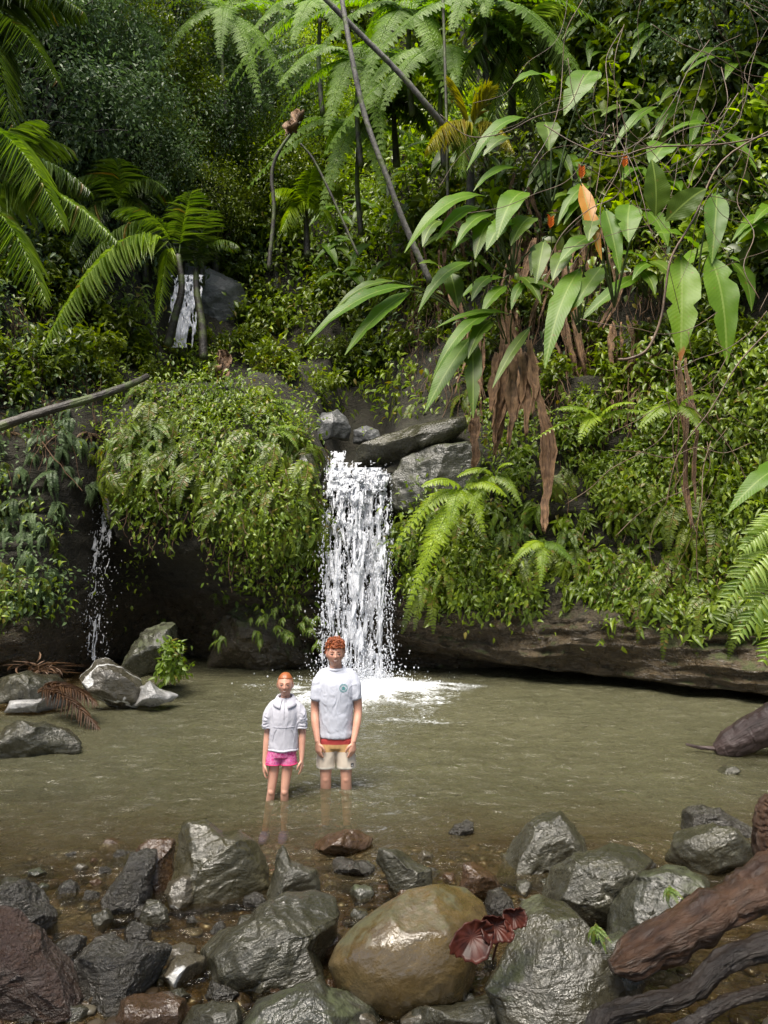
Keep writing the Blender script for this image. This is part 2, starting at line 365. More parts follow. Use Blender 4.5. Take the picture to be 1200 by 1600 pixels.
def hit(px, py):
    r = ray(px, py); loc, nor, idx, d = HILL_BVH.ray_cast(CAM_P, r, 80)
    if loc is None: return None, None
    if nor.dot(r) > 0: nor = -nor
    return np.array(loc), np.array(nor)

# stream bed: deep in the pool, rising to the stony near bank
def bed_height(X, Y):
    X = np.asarray(X, float); Y = np.asarray(Y, float)
    z = np.interp(Y, [-30, 0, 2.2, 3.0, 3.9, 4.7, 5.6, 6.3, 7.5, 10, 14, 20], [1.2, .42, .10, .01, -.05, -.08, -.17, -.30, -.42, -.6, -.7, -.8])
    z = z + np.clip((X - 1.55 - .25 * (Y - 3)) / 1.2, 0, 1) * np.interp(Y, [0, 3.0, 4.4, 5.2, 6.5], [.6, .45, .25, .05, 0])    # right bank under the driftwood
    z = z + np.clip((-X - 1.7) / 1.0, 0, 1) * np.interp(Y, [0, 3.0, 3.9, 4.6], [.4, .22, .05, 0])
    z = z + np.clip((-X - 4.2) / 1.5, 0, 1) * np.interp(Y, [8, 9.5, 12, 14], [0, .25, .6, .7])                                      # spit of rocks on the left
    z = z + np.clip((np.abs(X) - 7.5) / 3, 0, 1) * 1.5
    p = np.stack([X.ravel(), Y.ravel(), X.ravel() * 0], -1)
    n = fbm(p * 1.6, 4, 40) * .07 + fbm(p * 7, 3, 44) * .022
    return z + n.reshape(X.shape)
def stream_bed():
    xs = np.concatenate([np.linspace(-30, -6.2, 18), np.linspace(-6, 6, 260), np.linspace(6.2, 30, 18)])
    ys = np.concatenate([np.linspace(-30, 1.4, 18), np.linspace(1.5, 8, 220), np.linspace(8.1, 20, 90)])
    X, Y = np.meshgrid(xs, ys); Z = bed_height(X, Y)
    a = np.arange(len(ys) - 1)[:, None] * len(xs) + np.arange(len(xs) - 1)[None]
    q = np.stack([a, a + 1, a + len(xs) + 1, a + len(xs)], -1).reshape(-1, 4)
    o = MB().add(np.stack([X.ravel(), Y.ravel(), Z.ravel()], -1), q).build('stream_bed', M_BED); tag(o, kind='structure')
stream_bed()

FALL_X0, FALL_X1, FALL_Y = -1.14, .15, 13.45
def water_material():
    m, nt, out = new_mat('pool_water'); L = nt.links.new
    at_m = N(nt, 'ShaderNodeAttribute', attribute_name='murk'); at_f = N(nt, 'ShaderNodeAttribute', attribute_name='foam')
    tc = N(nt, 'ShaderNodeTexCoord')
    mp = N(nt, 'ShaderNodeMapping'); L(tc.outputs['Object'], mp.inputs[0]); mp.inputs['Scale'].default_value = (1.0, 1.35, 1)
    n1 = N(nt, 'ShaderNodeTexNoise', Scale=4.6, Detail=4.0, Roughness=.55, Distortion=1.0); L(mp.outputs[0], n1.inputs['Vector'])
    bp = N(nt, 'ShaderNodeBump', Strength=1.0, Distance=.10); L(n1.outputs[0], bp.inputs['Height'])
    # silt in suspension: olive, slightly browner near the bank
    ns = N(nt, 'ShaderNodeTexNoise', Scale=.55, Detail=3.0); L(tc.outputs['Object'], ns.inputs['Vector'])
    silt = mixc(nt, math_(nt, 'MULTIPLY', at_m.outputs['Fac'], 1.9, True), (.14, .108, .056), mixc(nt, ns.outputs[0], (.082, .082, .046), (.116, .111, .066)))
    df = N(nt, 'ShaderNodeBsdfDiffuse'); L(silt, df.inputs[0])
    rf = N(nt, 'ShaderNodeBsdfTransparent'); rf.inputs[0].default_value = (.86, .80, .62, 1)
    body = N(nt, 'ShaderNodeMixShader'); L(at_m.outputs['Fac'], body.inputs[0]); L(rf.outputs[0], body.inputs[1]); L(df.outputs[0], body.inputs[2])
    gl = N(nt, 'ShaderNodeBsdfGlossy', Roughness=.04); L(bp.outputs[0], gl.inputs['Normal'])
    fr = N(nt, 'ShaderNodeFresnel', IOR=1.33); L(bp.outputs[0], fr.inputs['Normal'])
    wet = N(nt, 'ShaderNodeMixShader'); L(fr.outputs[0], wet.inputs[0]); L(body.outputs[0], wet.inputs[1]); L(gl.outputs[0], wet.inputs[2])
    # foam: broken white bubbles round the plunge and along ripples
    nf = N(nt, 'ShaderNodeTexNoise', Scale=16.0, Detail=6.0, Roughness=.7, Distortion=1.2); L(mp.outputs[0], nf.inputs['Vector'])
    ff = math_(nt, 'ADD', nf.outputs[0], at_f.outputs['Fac'])
    fm = ramp(nt, ff, [(.80, (0, 0, 0)), (1.02, (1, 1, 1))]).outputs[0]
    fo = N(nt, 'ShaderNodeBsdfDiffuse'); fo.inputs[0].default_value = (.60, .63, .66, 1)
    fin = N(nt, 'ShaderNodeMixShader'); L(fm, fin.inputs[0]); L(wet.outputs[0], fin.inputs[1]); L(fo.outputs[0], fin.inputs[2])
    L(fin.outputs[0], out.inputs[0]); return m
def water():
    xs = np.concatenate([np.linspace(-13, -7.1, 20), np.linspace(-7, 7, 400), np.linspace(7.1, 13, 20)])
    ys = np.concatenate([np.linspace(2.3, 9, 330), np.linspace(9.03, 19, 240)])
    X, Y = np.meshgrid(xs, ys); x, y = X.ravel(), Y.ravel()
    cx, cy = (FALL_X0 + FALL_X1) / 2 + .1, FALL_Y - .35
    d = np.hypot((x - cx - .12) * .95, (y - cy) * np.where(y < cy, .55, 1.0))
    p = np.stack([x, y, x * 0], -1)
    amp = np.interp(y, [2, 4.6, 5.6, 8, 16], [.003, .007, .020, .030, .028])
    z = amp * (fbm(p * np.array([2.2, 3.2, 1]), 4, 61) + .8 * ridged(p * np.array([1.5, 2.4, 1]) + 3, 3, 66))
    ring = np.sin(d * 6.2 + 2.5 * fbm(p * .9, 2, 70)) * np.exp(-d * .22) * .016
    z = z + ring + .09 * np.exp(-(d / .6) ** 2) * (1 + .8 * fbm(p * 5, 3, 72))
    for lx, ly in ((-.53, 6.69), (-.33, 6.69), (-1.0, 6.45), (-.86, 6.47)):
        dl = np.hypot(x - lx, y - ly); z = z + .012 * np.sin(dl * 44) * np.exp(-dl * 5.0)
    depth = np.clip(-bed_height(X, Y).ravel(), 0.0, 2)
    murk = np.clip((1 - np.exp(-(depth - .06).clip(0) * 2.6)) * .97, .02, .82)
    ang = np.arctan2(y - cy, x - cx); streak = fbm(np.stack([np.cos(ang) * 4, np.sin(ang) * 4, d * 1.5], -1), 3, 74)
    foam = .50 * np.exp(-(d / .72) ** 2) + .30 * np.exp(-(d / 1.5) ** 2) * (1 + 1.1 * streak) + .10 * np.exp(-(d / 3.0) ** 2) * (1 + 1.5 * streak)
    foam += .34 * np.clip(fbm(p * np.array([1.3, 2.8, 1]) + 5, 3, 77) - .20, 0, 1) * np.interp(y, [5, 6.5, 12], [.3, 1, .8])
    a = np.arange(len(ys) - 1)[:, None] * len(xs) + np.arange(len(xs) - 1)[None]
    q = np.stack([a, a + 1, a + len(xs) + 1, a + len(xs)], -1).reshape(-1, 4)
    o = MB().add(np.stack([x, y, z], -1), q).build('water', water_material(), attrs={'murk': murk, 'foam': foam}); tag(o, kind='structure')
water()

# ---------------------------------------------------------------- falling water: a lace of white filaments and drops
def white_water_material():
    m, nt, out = new_mat('white_water'); L = nt.links.new
    b = N(nt, 'ShaderNodeBsdfPrincipled', Roughness=.25); b.inputs['Base Color'].default_value = (.66, .68, .73, 1)
    t = N(nt, 'ShaderNodeBsdfTranslucent'); t.inputs[0].default_value = (.66, .69, .74, 1)
    mx = N(nt, 'ShaderNodeMixShader'); mx.inputs[0].default_value = .35
    L(b.outputs[0], mx.inputs[1]); L(t.outputs[0], mx.inputs[2]); L(mx.outputs[0], out.inputs[0]); return m
M_WHITE = white_water_material()
def lace_sheet(mb, x0, x1, ztop, zbot, ytop, bulge, nx, nz, seed, dens_top, dens_bot, taper=.0, scale=1.0, topcurve=.35, edge=.16):
    """one curtain of falling water, torn into filaments that open up as it drops"""
    u = np.linspace(0, 1, nx); w = np.linspace(0, 1, nz)
    U, W = np.meshgrid(u, w); U = U.ravel(); W = W.ravel()
    fall = W * (ztop - zbot)
    p2 = np.stack([U * (x1 - x0) * 11.0 / scale, np.sqrt(W + .03) * (ztop - zbot) * 4.5 / scale, np.full_like(U, seed * 3.7)], -1)
    wp = np.stack([fbm(p2 * .8, 3, seed), fbm(p2 * .8 + 40, 3, seed + 5), U * 0], -1)
    lace = ridged(p2 * np.array([1.25, .9, 1]) + wp * 1.1, 3, seed + 9)
    blob = fbm(p2 * np.array([1.0, .45, 1]) * .55 + wp * .6, 3, seed + 15)
    col = fbm(np.stack([U * 6.0, W * .5, U * 0 + seed], -1), 2, seed + 18)
    dens = dens_top + (dens_bot - dens_top) * W ** .8
    e = np.minimum(U, 1 - U); edge_cut = np.clip(1 - e / edge, 0, 1) ** 2 * .6
    val = .75 * lace / lace.std() + .55 * blob / blob.std() + .30 * col / col.std(); val = (val - val.mean()) / val.std()
    cov = np.clip(dens - edge_cut, .0, .97); val = .33 * (val - (.5 - cov) * 3.0)
    X = x0 + (x1 - x0) * (.5 + (U - .5) * (1 - taper * W)) + .03 * wp[:, 0] + .02 * fbm(np.stack([W * 14, U * 2, U * 0], -1), 2, seed + 30)
    Yv = ytop - topcurve * np.sqrt(np.clip(W * 1.2, 0, 1)) + bulge * wp[:, 1] - .05 * np.clip(val, 0, 1)
    Z = ztop - fall + .02 * wp[:, 1]
    V = np.stack([X, Yv, Z], -1)
    a = (np.arange(nz - 1)[:, None] * nx + np.arange(nx - 1)[None]).ravel()
    keep = (val[a] + val[a + 1] + val[a + nx] + val[a + nx + 1]) / 4 > .0
    a = a[keep]; q = np.stack([a, a + nx, a + nx + 1, a + 1], -1)
    used = np.zeros(len(V), bool); used[q.ravel()] = True; re = np.cumsum(used) - 1
    F = V[used]; B = F.copy(); B[:, 1] += .012 + .03 * np.clip(val[used], 0, .6)
    n = len(F); qf = re[q]; qb = qf[:, ::-1] + n
    # rim faces so each filament has thickness
    ed = np.vstack([q[:, [0, 1]], q[:, [1, 2]], q[:, [2, 3]], q[:, [3, 0]]]); ed = re[ed]
    key = ed[:, 0] * 10_000_000 + ed[:, 1]; rev = ed[:, 1] * 10_000_000 + ed[:, 0]
    b = ed[~np.isin(key, rev)]
    rim = np.stack([b[:, 1], b[:, 0], b[:, 0] + n, b[:, 1] + n], -1)
    mb.add(np.vstack([F, B]), np.vstack([qf, qb, rim]))
def drops(mb, P, r, stretch=1.6):
    v, t = ico(1); P = np.asarray(P); r = np.asarray(r)
    V = P[:, None] + v[None] * r[:, None, None] * np.array([1, 1, 1.0])[None, None]
    V[:, :, 2] = P[:, None, 2] + v[None, :, 2] * (r * (stretch if np.isscalar(stretch) else np.asarray(stretch)))[:, None]
    T = (t[None] + (np.arange(len(P)) * len(v))[:, None, None]).reshape(-1, 3)
    mb.add(V.reshape(-1, 3), None, T)
def waterfall():
    mb = MB()
    lace_sheet(mb, FALL_X0 + .02, FALL_X1 - .06, 3.95, .0, 14.2, .10, 230, 640, 3, .82, .24, taper=.03)
    lace_sheet(mb, FALL_X0 + .0, FALL_X1 - .02, 3.86, .0, 14.12, .12, 210, 600, 8, .62, .24, taper=.02, topcurve=.5)
    lace_sheet(mb, FALL_X0 + .08, FALL_X1, 3.72, .0, 14.05, .14, 210, 600, 14, .40, .24, taper=.0, topcurve=.55)
    rng = np.random.default_rng(5); n = 3600
    W = rng.random(n) ** .6; U = rng.random(n)
    U = np.where(rng.random(n) < .16, np.where(rng.random(n) < .6, .03 - .09 * rng.exponential(1, n) * W, .98 + .05 * rng.exponential(1, n) * W), U)
    P = np.stack([FALL_X0 + (FALL_X1 - FALL_X0) * U, 14.05 - .45 * np.sqrt(W) - .25 * rng.random(n) ** 2, 4.0 * (1 - W) + .02], -1)
    drops(mb, P, .004 + .012 * rng.random(n) ** 3, 1.3 + 1.6 * rng.random(n))
    # spray thrown up where it lands
    n = 2600; a = rng.random(n) * 2 * np.pi; rr = rng.exponential(.3, n)
    P = np.stack([(FALL_X0 + FALL_X1) / 2 + .12 + rr * np.cos(a) * 1.2 + rng.normal(0, .25, n), FALL_Y - .3 + rr * np.sin(a), .03 + rng.exponential(.17, n) * np.exp(-rr)], -1)
    drops(mb, P, .004 + .013 * rng.random(n) ** 2.5, 1.2)
    o = mb.build('waterfall', M_WHITE, smooth=True)
    tag(o, 'tall white waterfall dropping from a rock notch into the pool behind the boy', 'waterfall')
    # small pour above the lip and cascade over its first step
    mb = MB()
    lace_sheet(mb, -1.22, -.60, 4.42, 4.0, 15.1, .05, 110, 90, 31, .30, .62, topcurve=.3, edge=.2, scale=.8)
    lace_sheet(mb, -1.20, -.1, 4.1, 3.7, 14.55, .10, 170, 90, 36, .35, .8, topcurve=.35, edge=.22)
    lace_sheet(mb, -.75, .12, 3.95, 3.5, 14.4, .10, 150, 90, 38, .25, .75, topcurve=.35, edge=.25)
    o = mb.build('upper_cascade', M_WHITE); tag(o, 'short white cascade between grey boulders just above the waterfall lip', 'cascade')
    # thin dripping veil at the left, in the dark hollow
    mb = MB()
    lace_sheet(mb, -5.78, -5.36, 3.6, .25, 14.85, .08, 90, 320, 52, .24, .14, scale=.8, topcurve=.3)
    n = 500; W = rng.random(n); P = np.stack([-5.57 + rng.normal(0, .13 + .05 * W, n), 14.7 - .3 * W + rng.normal(0, .08, n), 3.6 - 3.3 * W], -1)
    drops(mb, P, .003 + .007 * rng.random(n) ** 2, 2.4)
    o = mb.build('trickling_waterfall', M_WHITE); tag(o, 'thin dripping veil of water in the dark hollow at left', 'waterfall')
    # far upper fall glimpsed between the two thin trunks
    mb = MB(); c0, n0 = hit(290, 540); 
    yb = 21.0
    A = at(264, 545, 19.3); B = at(316, 425, 19.3); yb = 19.3
    lace_sheet(mb, A[0], B[0], B[2], A[2], yb + .2, .1, 110, 220, 71, .92, .80, topcurve=.3, scale=1.2, edge=.4)
    o = mb.build('far_waterfall', M_WHITE); tag(o, 'distant upper waterfall glimpsed behind slim dark palm trunks', 'waterfall')
waterfall()
# ================================================================ ROCKS AND DRIFTWOOD
M_R = {
 'slab': rock_material('olive_grey_slab', (.016, .015, .009), (.036, .033, .019), (.066, .060, .036), wet=.85, moss=.2, moss_col=(.045, .05, .012), scale=1.5, bump=.5),
 'slate': rock_material('wet_slate', (.014, .0135, .009), (.036, .034, .021), (.074, .070, .045), wet=.9, scale=1.6, lay=4.0, lumps=.0, strata=(.5, .35, 0), bump=.5),
 'olive': rock_material('olive_boulder', (.018, .016, .008), (.040, .036, .017), (.068, .060, .032), wet=.78, lay=3.0, lumps=.0, scale=1.3, bump=.4),
 'tan': rock_material('tan_boulder', (.042, .027, .009), (.082, .055, .019), (.125, .09, .038), wet=.88, moss=.3, moss_col=(.050, .046, .010), scale=1.4, bump=.22, lumps=.05, strata=(1.0, .4, 0)),
 'brown': rock_material('rust_brown_rock', (.022, .012, .006), (.050, .027, .012), (.085, .05, .025), wet=.88, scale=1.8),
 'dark': rock_material('black_wet_rock', (.012, .011, .009), (.030, .027, .020), (.062, .056, .042), wet=.86, lay=3.5, lumps=.05, scale=2.0, bump=.9),
 'earth': rock_material('red_earth', (.017, .010, .007), (.042, .023, .015), (.075, .045, .031), wet=.55, scale=2.4, bump=1.0),
 'vein': rock_material('veined_rock', (.028, .023, .014), (.06, .05, .03), (.10, .09, .07), wet=.8, scale=1.1, vein=.95),
 'quartz': rock_material('white_quartz', (.16, .155, .14), (.26, .255, .24), (.40, .40, .40), wet=.7, scale=1.6),
 'mossy': rock_material('mossy_slate', (.015, .015, .010), (.034, .034, .022), (.065, .065, .045), wet=.88, moss=.36, moss_col=(.040, .050, .010), scale=1.5),
 'grey': rock_material('grey_boulder', (.04, .041, .043), (.075, .078, .08), (.13, .133, .137), wet=.5, scale=1.6),
}
M_LEDGE = rock_material('mossy_ledge_rock', (.014, .012, .008), (.045, .034, .019), (.09, .07, .038), wet=.7, moss=.5, moss_col=(.05, .07, .010), scale=1.2, lay=4.0, bump=.8)
def rock(name, label, mat, poly, seed, depth=1.0, D=None, facets=7, group=None, sub=5, rough=1.0, sink=1.25, square=.66, zbase=0.0, cat='rock', dmin=.52, lift=0.0):
    """a boulder whose outline seen from the path follows poly (picture points); depth = thickness away from us / its width"""
    poly = np.asarray(poly, float); lo, hi = poly.min(0), poly.max(0); cpx = (lo + hi) / 2
    if D is None: D = dist_on(cpx[0], hi[1], zbase)
    wpx = hi[0] - lo[0]; half = .5 * wpx / FPX * D * depth
    Dc = D + half * .55
    c = at(cpx[0], cpx[1], Dc); v = unit(c - np.array([0, 0, CAM_H])); r = np.array([1.0, 0, 0]); r = unit(r - v * (r @ v)); u = np.cross(r, v)
    mpp = np.linalg.norm(c - np.array([0, 0, CAM_H])) / FPX * (np.linalg.norm([(cpx[0] - 600) / FPX, (cpx[1] - 800) / FPX, 1.0]) ** -1) * np.linalg.norm([(cpx[0] - 600) / FPX, (cpx[1] - 800) / FPX, 1.0])
    mpp = Dc / FPX
    rel = (poly - cpx) * np.array([1, -1]) * mpp
    rel[:, 1] = np.where(rel[:, 1] < 0, rel[:, 1] * sink, rel[:, 1])
    # closed outline resampled finely, then as a radius per angle
    cl = np.vstack([rel, rel[:1]]); seg = np.linspace(0, len(rel), 721)[:-1]; i = seg.astype(int); f = (seg - i)[:, None]
    cl = cl[i] * (1 - f) + cl[i + 1] * f
    th = np.arctan2(cl[:, 1], cl[:, 0]); rad = np.hypot(cl[:, 0], cl[:, 1])
    bins = np.linspace(-np.pi, np.pi, 181); R = np.zeros(180)
    idx = np.clip(np.digitize(th, bins) - 1, 0, 179)
    for k in range(180):
        s = rad[idx == k]; R[k] = s.max() if len(s) else np.nan
    ok = ~np.isnan(R); bc = (bins[:-1] + bins[1:]) / 2
    R = np.interp(bc, bc[ok], R[ok], period=2 * np.pi)
    S, T = ico(sub); S = S.copy(); rng = np.random.default_rng(seed)
    a, b, w = S[:, 0], S[:, 1], S[:, 2]
    rho = np.hypot(a, b); ang = np.arctan2(b, a)
    rs = rho ** square; ws = np.sign(w) * np.abs(w) ** square
    Q = np.stack([rs * np.cos(ang), rs * np.sin(ang), ws], -1)
    # broken faces turned to the viewer, the sky and the sides
    if facets > 3: Q = Q * (1 + .20 * fbm(Q * 1.9 + seed * 3.1, 3, seed % 50))[:, None]
    for k in range(int(facets * (1.5 if facets > 3 else 1))):
        n = unit(np.array([rng.normal(0, .75), rng.normal(.15, .75), -abs(rng.normal(.55, .4)) - .12])); dd = rng.uniform(dmin, .86)
        e = Q @ n - dd; Q = Q - np.outer(np.clip(e, 0, None) * .985, n)
    for k in range(facets * 3 if facets > 3 else 0):
        n = unit(np.array([rng.normal(0, 1), rng.normal(.2, .9), -abs(rng.normal(.4, .5))])); h_ = (Q @ n).max(); dd = h_ * rng.uniform(.84, .97); Q = Q - np.outer(np.clip(Q @ n - dd, 0, None) * .985, n)
    Rv = np.interp(ang, bc, R, period=2 * np.pi)
    P = c + np.outer(Q[:, 0] * Rv, r) + np.outer(Q[:, 1] * Rv, u) + np.outer(Q[:, 2] * half, v)
    size = mpp * wpx
    nrm = unit(np.outer(Q[:, 0], r) + np.outer(Q[:, 1], u) + np.outer(Q[:, 2], v))
    so = np.array([seed * 1.37, seed * .71, seed * .29])
    tilt = np.array([[1, .2, .3], [-.1, 1, .25], [-.35, -.2, 1]])
    q1 = fbm(P / size * 3.0 + so, 4, 7); q2 = ridged((P @ tilt.T) / size * np.array([2.2, 2.2, 6]) + so, 4, 13); q3 = fbm(P / size * 14 + so, 3, 19)
    ax = unit(np.array([rng.normal(.2, .5), rng.normal(0, .4), rng.normal(.8, .3)])); sv = (P @ ax) / size * rng.uniform(5, 9) + 1.2 * q1; fr = sv - np.floor(sv); terr = np.where(fr < .8, fr / .8, (1 - fr) / .2) - .5
    P = P + nrm * (size * rough * ((.006 if facets > 3 else .03) * q1 + .009 * q2 + .008 * q3 + .011 * terr * (facets > 3)))[:, None]
    if lift: P[:, 2] += lift
    org = np.array([c[0], c[1], P[:, 2].min()])
    o = MB().add(P, None, T).build(name, M_R[mat] if isinstance(mat, str) else mat, origin=org)
    # flat faces keep crisp edges
    tag(o, label, cat, group); return o

G_NEAR = 'wet rocks along the near edge of the pool'
rock('boulder', 'large smooth tan boulder, rounded and shiny, at the centre of the near bank', 'tan', [(518,1505),(530,1480),(560,1452),(600,1424),(640,1404),(690,1396),(730,1402),(755,1420),(765,1448),(747,1484),(735,1520),(715,1550),(670,1570),(620,1575),(570,1560),(535,1535)], 1, .8, facets=2, sub=6, rough=.45, square=.9, group=G_NEAR, dmin=.8, sink=1.02)
rock('boulder', 'broad grey wet slab boulder left of the rounded tan boulder', 'slate', [(305,1480),(330,1455),(380,1440),(420,1410),(455,1388),(500,1385),(530,1400),(548,1430),(545,1465),(530,1500),(500,1530),(440,1535),(390,1540),(350,1540),(320,1510)], 12, .75, facets=8, sub=6, group=G_NEAR)
rock('rock', 'blocky angular rock leaning on the front of the broad grey slab', 'slate', [(385,1530),(390,1495),(400,1470),(440,1462),(475,1455),(490,1465),(510,1490),(522,1520),(530,1545),(500,1540),(460,1545),(400,1545)], 33, .6, facets=9, group=G_NEAR)
rock('boulder', 'upright olive brown flat-faced boulder standing in shallow water left of centre', 'olive', [(270,1395),(268,1340),(272,1305),(285,1290),(320,1288),(345,1300),(372,1297),(395,1308),(415,1330),(428,1355),(422,1380),(400,1390),(370,1395),(330,1402),(290,1400)], 14, .55, facets=8, sub=6, group=G_NEAR)
rock('rock', 'jagged black wet rock left of the upright olive boulder', 'dark', [(165,1398),(190,1360),(200,1330),(225,1322),(240,1330),(242,1360),(245,1390),(235,1410),(205,1418),(175,1412)], 25, .9, facets=8, rough=2.0, group=G_NEAR)
rock('rock', 'brown hump-shaped rock between the black rock and the olive boulder', 'brown', [(200,1350),(215,1325),(240,1312),(270,1312),(275,1340),(272,1380),(250,1390),(238,1370),(215,1355)], 16, .8, facets=5, group=G_NEAR)
rock('rock', 'small pale grey stone in front of the upright olive boulder', 'vein', [(255,1395),(262,1378),(280,1370),(300,1370),(311,1385),(310,1405),(290,1416),(262,1415)], 17, .8, facets=6, group=G_NEAR)
rock('rock', 'small dark wedge stone lying in water below the jagged black rock', 'slate', [(223,1430),(226,1408),(245,1405),(262,1420),(266,1435),(245,1442),(228,1442)], 18, .8, group=G_NEAR)
rock('rock', 'dark pointed triangular rock beside the upright olive boulder', 'slate', [(413,1395),(418,1365),(430,1338),(440,1318),(452,1342),(475,1352),(497,1358),(499,1385),(470,1388),(440,1402)], 19, .6, facets=8, square=.85, group=G_NEAR)
rock('rock', 'rust brown rock alone in the water below the two bathers', 'brown', [(490,1320),(500,1302),(520,1295),(560,1298),(580,1312),(583,1328),(560,1337),(510,1334)], 20, .8, facets=7, group=G_NEAR)
rock('rock', 'low gleaming rock just in front of the rust brown one', 'dark', [(512,1362),(520,1345),(545,1340),(575,1342),(592,1352),(580,1368),(545,1372)], 21, .9, facets=6, group=G_NEAR)
rock('rock', 'grey two-pitched rock behind the tan boulder', 'slate', [(585,1345),(592,1330),(620,1327),(650,1345),(672,1358),(675,1382),(655,1395),(620,1400),(600,1380)], 22, .8, facets=9, group=G_NEAR)
rock('rock', 'low dark rock barely breaking the water right of centre', 'dark', [(700,1300),(712,1288),(730,1280),(742,1285),(738,1300),(720,1308)], 23, .9, facets=5, sub=4, group=G_NEAR)
rock('boulder', 'dark glossy boulder at the water edge right of the tan boulder', 'slate', [(772,1362),(790,1312),(815,1280),(845,1270),(885,1270),(910,1288),(922,1310),(920,1325),(890,1335),(850,1350),(820,1365)], 24, .65, facets=8, sub=6, group=G_NEAR)
rock('rock', 'brown cone-shaped stone behind the right shoulder of the tan boulder', 'brown', [(715,1390),(720,1352),(740,1345),(765,1360),(780,1382),(770,1400),(740,1405)], 255, .8, facets=6, group=G_NEAR)
rock('rock', 'black stone under the red leaf stalk between two boulders', 'dark', [(757,1410),(765,1392),(785,1388),(805,1405),(805,1430),(785,1435),(765,1430)], 26, .8, facets=6, group=G_NEAR)
rock('boulder', 'large cracked dark boulder with glossy crest at right', 'slate', [(838,1430),(845,1385),(862,1360),(890,1345),(930,1325),(970,1315),(1010,1325),(1028,1345),(1010,1375),(985,1395),(960,1420),(910,1445),(860,1445)], 27, .7, facets=9, sub=6, D=3.95, group=G_NEAR, dmin=.66)
rock('boulder', 'mossy broken boulder under the upper end of the red driftwood log', 'mossy', [(985,1380),(1010,1358),(1060,1338),(1090,1350),(1110,1385),(1085,1430),(1045,1455),(1000,1490),(950,1495),(935,1460),(945,1410)], 28, .6, facets=9, sub=6, D=3.7, group=G_NEAR)
rock('boulder', 'big smooth olive grey slab sloping down to the bottom edge', 'slab', [(772,1545),(782,1500),(800,1455),(825,1425),(855,1418),(890,1432),(930,1462),(965,1495),(985,1540),(970,1590),(930,1635),(830,1640),(785,1590)], 129, .6, facets=6, sub=6, D=3.25, group=G_NEAR, dmin=.66, rough=.6)
rock('rock', 'cracked mossy block wedged against the lower end of the driftwood log', 'mossy', [(925,1480),(945,1455),(975,1445),(1000,1470),(1010,1510),(990,1550),(950,1545),(930,1515)], 30, .8, facets=8, D=3.3, group=G_NEAR)
rock('rock', 'dark peaked rock behind the striped slab at far right', 'dark', [(1070,1295),(1072,1268),(1100,1255),(1130,1266),(1165,1290),(1170,1305),(1120,1310),(1080,1305)], 34, .8, facets=6, group=G_NEAR)
rock('rock', 'grey layered slab in the water below the far right bank', 'slate', [(1036,1340),(1038,1290),(1070,1284),(1120,1288),(1165,1296),(1182,1322),(1170,1345),(1120,1370),(1065,1358)], 35, .7, facets=9, group=G_NEAR)
rock('rock', 'dark green-black boulder at lower left beside the red earth', 'dark', [(118,1500),(135,1465),(160,1453),(200,1460),(240,1462),(266,1485),(255,1510),(230,1540),(200,1572),(160,1578),(140,1550)], 38, .8, facets=9, sub=6, group=G_NEAR)
rock('earth_clod', 'rough red-brown clod of earth and rock at the lower left edge', 'earth', [(-60,1440),(-10,1425),(40,1450),(80,1470),(120,1498),(146,1530),(140,1562),(100,1580),(50,1580),(0,1560),(-60,1550)], 39, .7, facets=5, sub=6, rough=2.2, group=G_NEAR, D=3.5)
rock('rock', 'crumbly black rock above the red earth at the left edge', 'dark', [(-50,1440),(-20,1395),(20,1384),(55,1395),(85,1430),(88,1452),(50,1470),(0,1460)], 40, .8, facets=4, rough=2.2, group=G_NEAR)
rock('rock', 'flat striped green and orange stone in front of the broad slab', 'vein', [(250,1525),(262,1500),(290,1490),(315,1498),(320,1515),(300,1535),(270,1538)], 41, .9, facets=5, group=G_NEAR)
rock('rock', 'brown loaf-shaped stone at the bottom edge left of centre', 'brown', [(180,1598),(190,1570),(220,1556),(260,1556),(285,1568),(290,1590),(275,1612),(200,1615)], 42, .8, facets=4, rough=.6, group=G_NEAR)
rock('rock', 'flat grey stone at the bottom edge beside the mossy boulder', 'slate', [(278,1610),(295,1575),(330,1568),(365,1572),(380,1600),(360,1625),(290,1625)], 43, .8, facets=5, group=G_NEAR)
rock('boulder', 'broad mossy wet boulder cut off by the bottom edge', 'mossy', [(360,1595),(380,1560),(430,1546),(480,1540),(500,1534),(520,1548),(560,1558),(605,1575),(615,1640),(350,1640)], 44, .6, facets=8, sub=6, rough=1.2, group=G_NEAR)
rock('pebble', 'reddish pebble under the right flank of the tan boulder', 'brown', [(690,1575),(695,1556),(710,1550),(720,1562),(712,1578)], 45, .9, facets=3, sub=4, group=G_NEAR)
rock('rock', 'dark flat stone filling the gap below the red leaf', 'slate', [(620,1620),(650,1580),(720,1570),(770,1560),(800,1590),(810,1630)], 46, .8, facets=5, group=G_NEAR, rough=.7)
rock('rock', 'small grey stone between the loaf-shaped and flat grey stones', 'slate', [(252,1560),(265,1548),(285,1545),(300,1556),(285,1566),(262,1568)], 47, .9, facets=5, sub=4, group=G_NEAR)
rock('rock', 'dark stone between the flat striped stone and the broad slab', 'dark', [(318,1555),(328,1535),(350,1540),(372,1552),(360,1566),(335,1568)], 48, .9, facets=5, sub=4, group=G_NEAR)
rock('rock', 'long dark stone under the water at left, mostly submerged', 'brown', [(152,1318),(165,1300),(190,1302),(215,1318),(205,1332),(170,1330)], 49, .9, facets=4, sub=4, group=G_NEAR, zbase=-.06, lift=-.05)
rock('rock', 'dark submerged boulder near the left edge below the water', 'dark', [(-20,1372),(0,1330),(40,1318),(75,1325),(85,1350),(60,1372)], 50, .9, facets=4, group=G_NEAR, zbase=-.1, lift=-.13)
